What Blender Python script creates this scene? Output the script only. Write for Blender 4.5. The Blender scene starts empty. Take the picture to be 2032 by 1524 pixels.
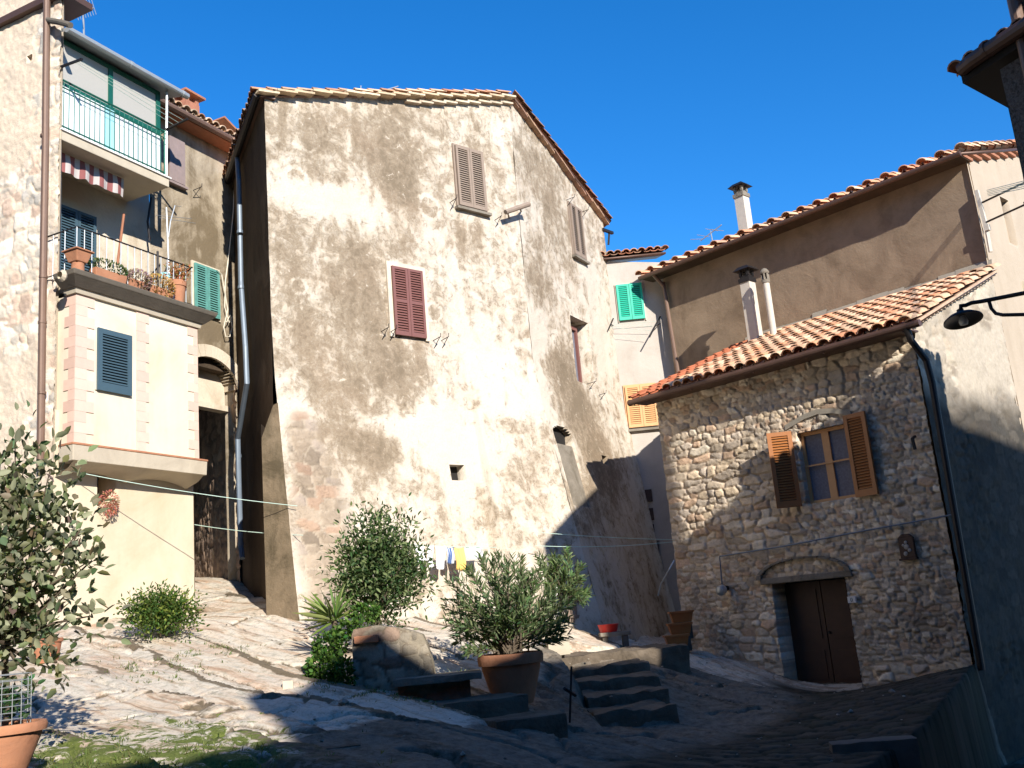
import bpy, math, random
import numpy as np
from mathutils import Vector
random.seed(7); RNG = np.random.default_rng(11)
SC = bpy.context.scene
COL = SC.collection
rad = math.radians

# ------------------------------------------------------------------ camera, sky, sun, exposure
F_PX, PITCH, ROLL = 1975.0, rad(13), rad(-5)
CAM = np.array([0, 0, 1.6])
SUN_AZ, SUN_EL = rad(25), rad(26)            # azimuth to the right of straight behind the camera
cam = bpy.data.cameras.new("camera"); cam.sensor_width = 36.0; cam.lens = 36.0 * F_PX / 2032.0
cam.clip_start = 0.05; cam.clip_end = 3000
camo = bpy.data.objects.new("camera", cam); COL.objects.link(camo); SC.camera = camo
def _rx(a): c, s = math.cos(a), math.sin(a); return np.array([[1, 0, 0], [0, c, -s], [0, s, c]])
def _rz(a): c, s = math.cos(a), math.sin(a); return np.array([[c, -s, 0], [s, c, 0], [0, 0, 1]])
CR = _rx(math.pi / 2 + PITCH) @ _rz(ROLL)
from mathutils import Matrix
camo.matrix_world = Matrix([list(CR[0]) + [CAM[0]], list(CR[1]) + [CAM[1]], list(CR[2]) + [CAM[2]], [0, 0, 0, 1]])
TO_SUN = np.array([math.sin(SUN_AZ) * math.cos(SUN_EL), -math.cos(SUN_AZ) * math.cos(SUN_EL), math.sin(SUN_EL)])
w = bpy.data.worlds.new("World"); SC.world = w; w.use_nodes = True
nt = w.node_tree
sky = nt.nodes.new("ShaderNodeTexSky"); sky.sky_type = 'NISHITA'; sky.sun_disc = False
sky.sun_elevation = SUN_EL; sky.sun_rotation = math.atan2(TO_SUN[0], TO_SUN[1])
sky.air_density = 1.0; sky.dust_density = 0.0; sky.ozone_density = 6.0; sky.altitude = 300
bg = nt.nodes["Background"]; bg.inputs["Strength"].default_value = 0.13
hs = nt.nodes.new("ShaderNodeHueSaturation"); hs.inputs["Hue"].default_value = .503; hs.inputs["Saturation"].default_value = 1.23; hs.inputs["Value"].default_value = 1.1
nt.links.new(sky.outputs[0], hs.inputs["Color"]); nt.links.new(hs.outputs[0], bg.inputs["Color"])
sl = bpy.data.lights.new("sun", 'SUN'); sl.energy = 5.0; sl.angle = rad(0.5); sl.color = (1.0, 0.94, 0.85)
so = bpy.data.objects.new("sun", sl); COL.objects.link(so)
so.rotation_euler = Vector(tuple(-TO_SUN)).to_track_quat('-Z', 'Y').to_euler()
SC.view_settings.view_transform = 'Standard'; SC.view_settings.look = 'None'
SC.view_settings.exposure = 0.68; SC.view_settings.gamma = 1.0

# ------------------------------------------------------------------ surveying helpers (photo pixel -> place)
def ray(px, py): return CR @ np.array([(px - 1016) / F_PX, -(py - 762) / F_PX, -1.0])
def A(px, py, Y):
    r = ray(px, py); return CAM + r * (Y / r[1])
class Plane:
    """vertical plane through ground point p, running a degrees right of +Y"""
    def __init__(s, p, a):
        s.p = np.array([p[0], p[1], 0.0]); a = rad(a)
        s.d = np.array([math.sin(a), math.cos(a), 0]); s.n = np.array([math.cos(a), -math.sin(a), 0])
        if s.n @ (CAM - s.p) < 0: s.n = -s.n
    def hit(s, px, py, off=0.0):
        r = ray(px, py); t = ((s.p + s.n * off - CAM) @ s.n) / (r @ s.n); P = CAM + r * t
        return float((P - s.p) @ s.d), float(P[2])
    def pt(s, u, z, off=0.0): return s.p + s.d * u + s.n * off + np.array([0, 0, z])
    def at(s, px, py, off=0.0): return s.pt(*s.hit(px, py, off), off)
SM, SS = 0.96, 1.04
PM = Plane(A(540, 700, 17.5 * SM)[:2], 48.5)
U_BEND = PM.hit(1008, 193)[0]
PN = Plane(PM.pt(U_BEND, 0)[:2], 29)
PS = Plane(A(1625, 1370, 17.5 * SS)[:2], -43.5)
U_SC = PS.hit(1868, 980)[0]
PE = Plane(PS.pt(U_SC, 0)[:2], 46.5)
D_B = PE.hit(1915, 305)[0]
PB = Plane(PS.pt(U_SC, 0, -D_B)[:2], -43.5)
PL = Plane(A(385, 1225, 17.5)[:2], 26)
QW = -1.1
PW = Plane(PL.pt(0, 0, QW)[:2], 26)
bl = PB.at(1322, 600)
PG = Plane(A(1310, 700, bl[1] * 1.012)[:2], 92)
_w1 = PW.at(470, 700); _w0 = PM.pt(0, 0)
PWM = Plane(_w0[:2], math.degrees(math.atan2(_w1[0] - _w0[0], _w1[1] - _w0[1])))
LEN_WM = float(np.hypot(_w1[0] - _w0[0], _w1[1] - _w0[1]))
U_T = PL.hit(113, 600)[0]
PT = Plane(PL.pt(U_T, 0)[:2], 116 - 180)       # tower front, u grows to the left

# ------------------------------------------------------------------ numpy noise
def _hash(ix, iy, seed):
    h = (ix.astype(np.int64) * 374761393 + iy.astype(np.int64) * 668265263 + seed * 1442695041) & 0xFFFFFFFF
    h = ((h ^ (h >> 13)) * 1274126177) & 0xFFFFFFFF
    h = (h ^ (h >> 16)) & 0xFFFFFFFF
    h = (h * 2246822519) & 0xFFFFFFFF
    h = h ^ (h >> 15)
    return (h & 0xFFFFFF) / float(0xFFFFFF)
def vnoise(x, y, seed=0):
    ix = np.floor(x); iy = np.floor(y); fx = x - ix; fy = y - iy
    fx = fx * fx * fx * (fx * (fx * 6 - 15) + 10); fy = fy * fy * fy * (fy * (fy * 6 - 15) + 10)
    a = _hash(ix, iy, seed); b = _hash(ix + 1, iy, seed); c = _hash(ix, iy + 1, seed); d = _hash(ix + 1, iy + 1, seed)
    return (a * (1 - fx) + b * fx) * (1 - fy) + (c * (1 - fx) + d * fx) * fy
def fbm(x, y, seed=0, oct=5, gain=0.5):
    s = 0; amp = 1.0; tot = 0
    for k in range(oct):
        s = s + amp * vnoise(x * 2 ** k + 17.3 * k, y * 2 ** k - 9.1 * k, seed + k); tot += amp; amp *= gain
    return s / tot
def sstep(e0, e1, x):
    t = np.clip((x - e0) / (e1 - e0), 0, 1); return t * t * (3 - 2 * t)
def stones(U, Z, cw, ch, seed):
    """rubble masonry: height 0..1, joint mask 0..1 (1 = stone), three random numbers per stone"""
    U = U + 0.35 * cw * (fbm(U / cw * .6, Z / ch * .6, seed + 50, 3) - .5) * 2
    Z = Z + 0.45 * ch * (fbm(U / cw * .5 + 40, Z / ch * .5, seed + 60, 3) - .5) * 2
    r0 = np.floor(Z / ch)
    f1 = np.full(U.shape, 9.0); f2 = np.full(U.shape, 9.0); ida = np.zeros(U.shape); idb = np.zeros(U.shape)
    for dr in (-1, 0, 1):
        r = r0 + dr; off = _hash(r, r * 0 + 3, seed) * cw
        wid = cw * (0.7 + 0.8 * _hash(r, r * 0 + 8, seed))
        c0 = np.floor((U + off) / wid)
        for dc in (-1, 0, 1):
            c = c0 + dc
            sx = (c + .5 + .62 * (_hash(c, r, seed + 1) - .5)) * wid - off
            sz = (r + .5 + .5 * (_hash(c, r, seed + 2) - .5)) * ch
            wgt = 0.8 + 0.5 * _hash(c, r, seed + 3)
            du = np.abs(U - sx) / wid; dz = np.abs(Z - sz) / ch
            d = (du ** 3.6 + dz ** 3.6) ** (1 / 3.6) / wgt
            nw = d < f1
            f2 = np.where(nw, f1, np.minimum(f2, d)); ida = np.where(nw, c, ida); idb = np.where(nw, r, idb)
            f1 = np.where(nw, d, f1)
    g = f2 - f1
    m = sstep(0.03, 0.13, g)
    r1 = _hash(ida, idb, seed + 4); r2 = _hash(ida, idb, seed + 5); r3 = _hash(ida, idb, seed + 6)
    h = sstep(0.0, 0.20, g) * (0.35 + 0.65 * r1)
    return h, m, r1, r2, r3

# ------------------------------------------------------------------ object helpers
WLOC = {}
def _link(o, parent, wloc):
    COL.objects.link(o); WLOC[o.name] = np.array(wloc, float)
    if parent is not None:
        o.parent = parent; o.location = tuple(np.array(wloc) - WLOC[parent.name])
    else:
        o.location = tuple(wloc)
    return o
def tag(o, label=None, cat=None, group=None, kind=None):
    if label: o["label"] = label
    if cat: o["category"] = cat
    if group: o["group"] = group
    if kind: o["kind"] = kind
    return o
def thing(name, loc, label, cat, group=None):
    return tag(_link(bpy.data.objects.new(name, None), None, loc), label, cat, group)
def raw_mesh(name, V, Fc, mats, parent=None, loc=None, midx=None, smooth=False, attrs=None):
    """V (n,3) world coordinates; Fc list of index lists or an (m,k) array"""
    V = np.asarray(V, float)
    if loc is None: loc = WLOC[parent.name] if parent is not None else np.array([0, 0, 0.0])
    me = bpy.data.meshes.new(name)
    if isinstance(Fc, np.ndarray):
        m, k = Fc.shape
        me.vertices.add(len(V)); me.vertices.foreach_set("co", (V - loc).astype(np.float32).ravel())
        me.loops.add(m * k); me.loops.foreach_set("vertex_index", Fc.astype(np.int32).ravel())
        me.polygons.add(m); me.polygons.foreach_set("loop_start", np.arange(0, m * k, k, dtype=np.int32))
        me.update(calc_edges=True)
    else:
        me.from_pydata([tuple(p) for p in (V - loc)], [], [list(f) for f in Fc])
    for mt in (mats if isinstance(mats, (list, tuple)) else [mats]): me.materials.append(mt)
    if midx is not None: me.polygons.foreach_set("material_index", np.asarray(midx, dtype=np.int32))
    if smooth: me.polygons.foreach_set("use_smooth", np.ones(len(me.polygons), dtype=bool))
    for an, dat in (attrs or {}).items():
        dat = np.asarray(dat, np.float32)
        if dat.ndim == 2:
            if dat.shape[1] == 3: dat = np.hstack([dat, np.ones((len(dat), 1), np.float32)])
            a = me.attributes.new(an, 'FLOAT_COLOR', 'POINT'); a.data.foreach_set("color", dat.ravel())
        else:
            a = me.attributes.new(an, 'FLOAT', 'POINT'); a.data.foreach_set("value", dat)
    me.update()
    return _link(bpy.data.objects.new(name, me), parent, loc)
def orth(d):
    d = np.asarray(d, float); d = d / np.linalg.norm(d)
    a = np.array([0, 0, 1.0]) if abs(d[2]) < .9 else np.array([1.0, 0, 0])
    x = np.cross(a, d); x /= np.linalg.norm(x); return d, x, np.cross(d, x)
class MB:
    def __init__(s): s.V = []; s.F = []; s.M = []; s.T = []; s.mi = 0; s.col = (1, 1, 1)
    def add(s, vs, fs):
        b = len(s.V); s.V += [np.asarray(v, float) for v in vs]; s.T += [s.col] * len(vs)
        s.F += [[b + i for i in f] for f in fs]; s.M += [s.mi] * len(fs)
    def box8(s, q): s.add(q, [(0, 1, 2, 3), (7, 6, 5, 4), (0, 4, 5, 1), (1, 5, 6, 2), (2, 6, 7, 3), (3, 7, 4, 0)])
    def pbox(s, pl, u0, u1, z0, z1, o0, o1):
        s.box8([pl.pt(u, z, o) for o in (o0, o1) for (u, z) in ((u0, z0), (u1, z0), (u1, z1), (u0, z1))])
    def box(s, c, x, y, z):
        c = np.asarray(c, float); x, y, z = (np.asarray(v, float) / 2 for v in (x, y, z))
        s.box8([c - x - y - z, c + x - y - z, c + x + y - z, c - x + y - z, c - x - y + z, c + x - y + z, c + x + y + z, c - x + y + z])
    def beam(s, a, b, w, h, up=(0, 0, 1)):
        a = np.asarray(a, float); b = np.asarray(b, float); d = b - a
        x = np.cross(d, up); x /= max(np.linalg.norm(x), 1e-9); y = np.cross(x, d); y /= max(np.linalg.norm(y), 1e-9)
        s.box((a + b) / 2, d, x * w, y * h)
    def tube(s, pts, r, n=8, cap=True):
        pts = [np.asarray(p, float) for p in pts]; rs = r if isinstance(r, (list, tuple)) else [r] * len(pts)
        vs = []; prev = None
        for i, p in enumerate(pts):
            d = pts[min(i + 1, len(pts) - 1)] - pts[max(i - 1, 0)]
            d = d / max(np.linalg.norm(d), 1e-9)
            if prev is None: _, x, y = orth(d)
            else:
                x = prev - d * (prev @ d); x /= max(np.linalg.norm(x), 1e-9); y = np.cross(d, x)
            prev = x
            for k in range(n):
                t = 2 * math.pi * k / n; vs.append(p + (x * math.cos(t) + y * math.sin(t)) * rs[i])
        fs = [(i * n + k, i * n + (k + 1) % n, (i + 1) * n + (k + 1) % n, (i + 1) * n + k) for i in range(len(pts) - 1) for k in range(n)]
        if cap: fs += [tuple(range(n))[::-1], tuple((len(pts) - 1) * n + k for k in range(n))]
        s.add(vs, fs)
    def lathe(s, c, prof, n=28, axis=None):
        c = np.asarray(c, float)
        if axis is None: x, y, zz = np.eye(3)
        else: zz, x, y = orth(axis)
        vs = [c + (x * math.cos(2 * math.pi * k / n) + y * math.sin(2 * math.pi * k / n)) * r + zz * h for (r, h) in prof for k in range(n)]
        s.add(vs, [(i * n + k, i * n + (k + 1) % n, (i + 1) * n + (k + 1) % n, (i + 1) * n + k) for i in range(len(prof) - 1) for k in range(n)])
    def prism(s, poly, ext):
        ext = np.asarray(ext, float); n = len(poly); poly = [np.asarray(p, float) for p in poly]
        s.add(poly + [p + ext for p in poly], [tuple(range(n))[::-1], tuple(range(n, 2 * n))] + [(i, (i + 1) % n, n + (i + 1) % n, n + i) for i in range(n)])
    def build(s, name, mats, parent=None, loc=None, smooth=False, bevel=0.0, tint=False):
        if parent is None and loc is None:
            V = np.array(s.V); loc = np.array([(V[:, 0].min() + V[:, 0].max()) / 2, (V[:, 1].min() + V[:, 1].max()) / 2, V[:, 2].min()])
        o = raw_mesh(name, np.array(s.V), s.F, mats, parent, loc, s.M, smooth, {"tint": np.array(s.T)} if tint else None)
        if bevel:
            m = o.modifiers.new("bevel", 'BEVEL'); m.width = bevel; m.segments = 2; m.limit_method = 'ANGLE'; m.angle_limit = rad(40)
        if smooth:
            o.data.set_sharp_from_angle(angle=rad(40))
        return o

# ------------------------------------------------------------------ materials
def new_mat(name):
    m = bpy.data.materials.new(name); m.use_nodes = True; t = m.node_tree
    return m, t, t.nodes["Principled BSDF"]
def N(t, kind, **kw):
    n = t.nodes.new(kind)
    for k, v in kw.items():
        if k in n.inputs: n.inputs[k].default_value = v
        else: setattr(n, k, v)
    return n
def noise(t, scale, detail=6, rough=.6, dist=0.0, vec=None):
    n = N(t, "ShaderNodeTexNoise"); n.inputs["Scale"].default_value = scale; n.inputs["Detail"].default_value = detail
    n.inputs["Roughness"].default_value = rough; n.inputs["Distortion"].default_value = dist
    if vec is None:
        g = t.nodes.new("ShaderNodeNewGeometry"); vec = g.outputs["Position"]
    t.links.new(vec, n.inputs["Vector"]); return n.outputs["Fac"]
def ramp(t, fac, stops):
    r = t.nodes.new("ShaderNodeValToRGB"); t.links.new(fac, r.inputs[0]); e = r.color_ramp.elements
    while len(e) < len(stops): e.new(.5)
    for el, (p, c) in zip(e, stops): el.position = p; el.color = (*c, 1) if len(c) == 3 else c
    return r.outputs[0]
def mixc(t, fac, a, b, mode='MIX'):
    m = t.nodes.new("ShaderNodeMix"); m.data_type = 'RGBA'; m.blend_type = mode
    for sock, v in ((m.inputs[0], fac), (m.inputs[6], a), (m.inputs[7], b)):
        if hasattr(v, "is_linked"): t.links.new(v, sock)
        elif isinstance(v, (int, float)): sock.default_value = v
        else: sock.default_value = (*v, 1)
    return m.outputs[2]
def math_(t, op, a, b=None, c=None):
    m = t.nodes.new("ShaderNodeMath"); m.operation = op
    for i, v in enumerate((a, b, c)):
        if v is None: continue
        if hasattr(v, "is_linked"): t.links.new(v, m.inputs[i])
        else: m.inputs[i].default_value = v
    return m.outputs[0]
def attr(t, name, out="Color"):
    a = t.nodes.new("ShaderNodeAttribute"); a.attribute_name = name; return a.outputs[out]
def bump(t, b, h, strength=.4, dist=.02):
    n = t.nodes.new("ShaderNodeBump"); n.inputs["Strength"].default_value = strength; n.inputs["Distance"].default_value = dist
    t.links.new(h, n.inputs["Height"]); t.links.new(n.outputs[0], b.inputs["Normal"])
def stretch(t, sx, sy, sz):
    g = t.nodes.new("ShaderNodeNewGeometry"); m = t.nodes.new("ShaderNodeMapping"); m.inputs["Scale"].default_value = (sx, sy, sz)
    t.links.new(g.outputs["Position"], m.inputs["Vector"]); return m.outputs[0]
def M_plain(name, col, rough=.7, metal=0.0, var=.18, scale=9.0, bmp=.15):
    m, t, b = new_mat(name)
    c = mixc(t, noise(t, scale, 5), tuple(x * (1 - var) for x in col), tuple(min(1, x * (1 + var)) for x in col))
    t.links.new(c, b.inputs["Base Color"]); b.inputs["Roughness"].default_value = rough; b.inputs["Metallic"].default_value = metal
    if bmp: bump(t, b, noise(t, scale * 6, 4), bmp, .01)
    return m
def M_plaster(name, light, dark, scale=.9, lo=.42, hi=.62, streak=.5, bmp=.5, tone=None):
    m, t, b = new_mat(name)
    n1 = noise(t, scale, 9, .68, .6)
    n2 = noise(t, 3.0, 6, .6, .3, stretch(t, 1, 1, .18))
    f = math_(t, 'ADD', math_(t, 'MULTIPLY', n1, 1 - streak * .5), math_(t, 'MULTIPLY', n2, streak * .5))
    c = ramp(t, f, [(lo, light), ((lo + hi) / 2, tuple((a * .6 + d * .4) for a, d in zip(light, dark))), (hi, dark)])
    c = mixc(t, math_(t, 'MULTIPLY', noise(t, 22, 6, .7), .45), c, tuple(x * .55 for x in dark), 'MIX') if tone is None else mixc(t, math_(t, 'MULTIPLY', noise(t, 22, 6, .7), .3), c, tone)
    t.links.new(c, b.inputs["Base Color"]); b.inputs["Roughness"].default_value = .95; b.inputs["Specular IOR Level"].default_value = .15
    bump(t, b, math_(t, 'ADD', math_(t, 'MULTIPLY', noise(t, 14, 7, .7), .5), n1), bmp, .04)
    return m
def M_tinted(name, rough=.9, var=.3, scale=18.0, bmp=.5, dist=.012, grime=None, gscale=1.2, spec=.2):
    """colour comes from the piece-by-piece 'tint' attribute"""
    m, t, b = new_mat(name)
    c = attr(t, "tint"); n = noise(t, scale, 7, .7)
    k = t.nodes.new("ShaderNodeMapRange"); k.inputs[3].default_value = 1 - var; k.inputs[4].default_value = 1 + var
    t.links.new(n, k.inputs[0]); c = mixc(t, 1.0, c, k.outputs[0], 'MULTIPLY')
    if grime:
        g = ramp(t, noise(t, gscale, 8, .7), [(.5, (0, 0, 0)), (.68, (1, 1, 1))])
        c = mixc(t, math_(t, 'MULTIPLY', g, .5), c, grime)
    t.links.new(c, b.inputs["Base Color"]); b.inputs["Roughness"].default_value = rough; b.inputs["Specular IOR Level"].default_value = spec
    bump(t, b, noise(t, scale * 2.5, 6, .7), bmp, dist)
    return m
def M_facade():
    m, t, b = new_mat("old_stained_plaster")
    st = attr(t, "stain", "Fac"); rub = attr(t, "rubble", "Fac"); tint = attr(t, "tint")
    n1 = noise(t, 2.2, 10, .72, .8); n2 = noise(t, 9, 8, .72, .5); n3 = noise(t, 34, 5, .7)
    n4 = noise(t, 2.6, 7, .65, .4, stretch(t, 1.4, 1.4, .25))
    n5 = noise(t, 5.0, 9, .75, 1.2)
    f0 = math_(t, 'ADD', st, math_(t, 'MULTIPLY', math_(t, 'SUBTRACT', n1, .5), 1.3))
    f0 = math_(t, 'ADD', f0, math_(t, 'MULTIPLY', math_(t, 'SUBTRACT', n4, .5), .6))
    f = math_(t, 'ADD', f0, math_(t, 'MULTIPLY', math_(t, 'SUBTRACT', n5, .5), 1.9))
    f = math_(t, 'ADD', f, math_(t, 'MULTIPLY', math_(t, 'SUBTRACT', n2, .5), 1.5))
    base = ramp(t, f0, [(.25, (.585, .52, .43)), (.42, (.495, .42, .325)), (.60, (.385, .31, .225)), (.85, (.32, .25, .178))])
    crust = ramp(t, f, [(.30, (.285, .225, .158)), (1.0, (.20, .156, .107))])
    c = mixc(t, ramp(t, f, [(.53, (0, 0, 0)), (.62, (.62, .62, .62)), (1.0, (1, 1, 1))]), base, crust)
    flake = ramp(t, math_(t, 'ADD', n5, math_(t, 'MULTIPLY', math_(t, 'SUBTRACT', n2, .5), .6)), [(.335, (1, 1, 1)), (.37, (0, 0, 0))])
    c = mixc(t, math_(t, 'MULTIPLY', flake, .8), c, (.60, .53, .43))
    c = mixc(t, math_(t, 'MULTIPLY', ramp(t, n3, [(.5, (0, 0, 0)), (.72, (1, 1, 1))]), .28), c, (.21, .165, .12))
    pat = ramp(t, noise(t, .55, 5, .6, .3), [(.5, (0, 0, 0)), (.66, (1, 1, 1))])
    c = mixc(t, math_(t, 'MULTIPLY', pat, .13), c, (.40, .27, .18))
    c = mixc(t, rub, c, mixc(t, 1.0, tint, ramp(t, n2, [(0, (.6, .6, .6)), (1, (1.3, 1.3, 1.3))]), 'MULTIPLY'))
    t.links.new(c, b.inputs["Base Color"]); b.inputs["Roughness"].default_value = .95; b.inputs["Specular IOR Level"].default_value = .1
    h = math_(t, 'SUBTRACT', math_(t, 'ADD', math_(t, 'MULTIPLY', n2, .6), math_(t, 'MULTIPLY', n3, .35)), math_(t, 'MULTIPLY', ramp(t, f, [(.44, (0, 0, 0)), (.56, (1, 1, 1))]), .3))
    bump(t, b, h, .6, .05)
    return m
def M_leaf(name, rough=.55):
    m, t, b = new_mat(name)
    c = attr(t, "tint"); t.links.new(c, b.inputs["Base Color"]); b.inputs["Roughness"].default_value = rough
    b.inputs["Specular IOR Level"].default_value = .22
    tr = t.nodes.new("ShaderNodeBsdfTranslucent"); t.links.new(mixc(t, 1.0, c, (1.5, 1.7, .6), 'MULTIPLY'), tr.inputs[0])
    mx = t.nodes.new("ShaderNodeMixShader"); mx.inputs[0].default_value = .25
    t.links.new(b.outputs[0], mx.inputs[1]); t.links.new(tr.outputs[0], mx.inputs[2])
    t.links.new(mx.outputs[0], t.nodes["Material Output"].inputs[0]); return m
def M_rock():
    m, t, b = new_mat("bedrock")
    moss = attr(t, "moss", "Fac"); pav = attr(t, "paving", "Fac"); tint = attr(t, "tint")
    v = t.nodes.new("ShaderNodeMapping"); g = t.nodes.new("ShaderNodeNewGeometry")
    t.links.new(g.outputs["Position"], v.inputs[0]); v.vector_type = "TEXTURE"; v.inputs["Rotation"].default_value = (0, 0, rad(52)); v.inputs["Scale"].default_value = (.30, 2.0, .45)
    n1 = noise(t, 1.2, 9, .7, .7, v.outputs[0]); n2 = noise(t, 9, 8, .75, .3); n3 = noise(t, 45, 5, .7)
    c = ramp(t, n1, [(.32, (.20, .14, .095)), (.40, (.42, .31, .22)), (.46, (.58, .49, .38)), (.57, (.58, .53, .445)), (.66, (.44, .36, .28)), (.76, (.25, .19, .135))])
    c = mixc(t, math_(t, 'MULTIPLY', ramp(t, noise(t, 1.1, 6, .7, .5, v.outputs[0]), [(.5, (0, 0, 0)), (.66, (1, 1, 1))]), .5), c, (.45, .26, .16))
    lich = ramp(t, n2, [(.5, (0, 0, 0)), (.62, (1, 1, 1))])
    c = mixc(t, math_(t, 'MULTIPLY', lich, .55), c, (.20, .19, .14))
    c = mixc(t, math_(t, 'MULTIPLY', ramp(t, n3, [(.52, (0, 0, 0)), (.7, (1, 1, 1))]), .45), c, (.12, .10, .07))
    df_ = ramp(t, math_(t, 'ADD', attr(t, 'dirt', 'Fac'), math_(t, 'MULTIPLY', math_(t, 'SUBTRACT', n2, .5), 1.3)), [(.35, (0, 0, 0)), (.62, (1, 1, 1))])
    c = mixc(t, math_(t, 'MULTIPLY', df_, .88), c, ramp(t, n3, [(.35, (.07, .05, .032)), (.6, (.15, .115, .07)), (.75, (.10, .12, .04))]))
    mf = ramp(t, math_(t, 'ADD', moss, math_(t, 'MULTIPLY', math_(t, 'SUBTRACT', noise(t, 6, 9, .78, .8), .5), 2.6)), [(.50, (0, 0, 0)), (.60, (1, 1, 1))])
    c = mixc(t, mf, c, ramp(t, n3, [(.3, (.05, .07, .015)), (.7, (.17, .20, .05))]))
    shade_tone = ramp(t, math_(t, 'ADD', attr(t, "shade_tone", "Fac"), math_(t, 'MULTIPLY', math_(t, 'SUBTRACT', noise(t, 2.5, 8, .7, .5), .5), .9)), [(.42, (0, 0, 0)), (.6, (1, 1, 1))])  # darkens the rock where the yard lies in shade; shade painted as colour
    c = mixc(t, math_(t, 'MULTIPLY', shade_tone, .85), c, ramp(t, n2, [(.38, (.03, .026, .018)), (.5, (.10, .08, .06)), (.64, (.19, .155, .12))]))
    c = mixc(t, pav, c, tint)
    t.links.new(c, b.inputs["Base Color"]); b.inputs["Roughness"].default_value = .95; b.inputs["Specular IOR Level"].default_value = .15
    bump(t, b, math_(t, 'ADD', math_(t, 'MULTIPLY', n1, .25), math_(t, 'ADD', math_(t, 'MULTIPLY', n2, .6), math_(t, 'MULTIPLY', n3, .4))), .5, .03)
    return m
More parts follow.
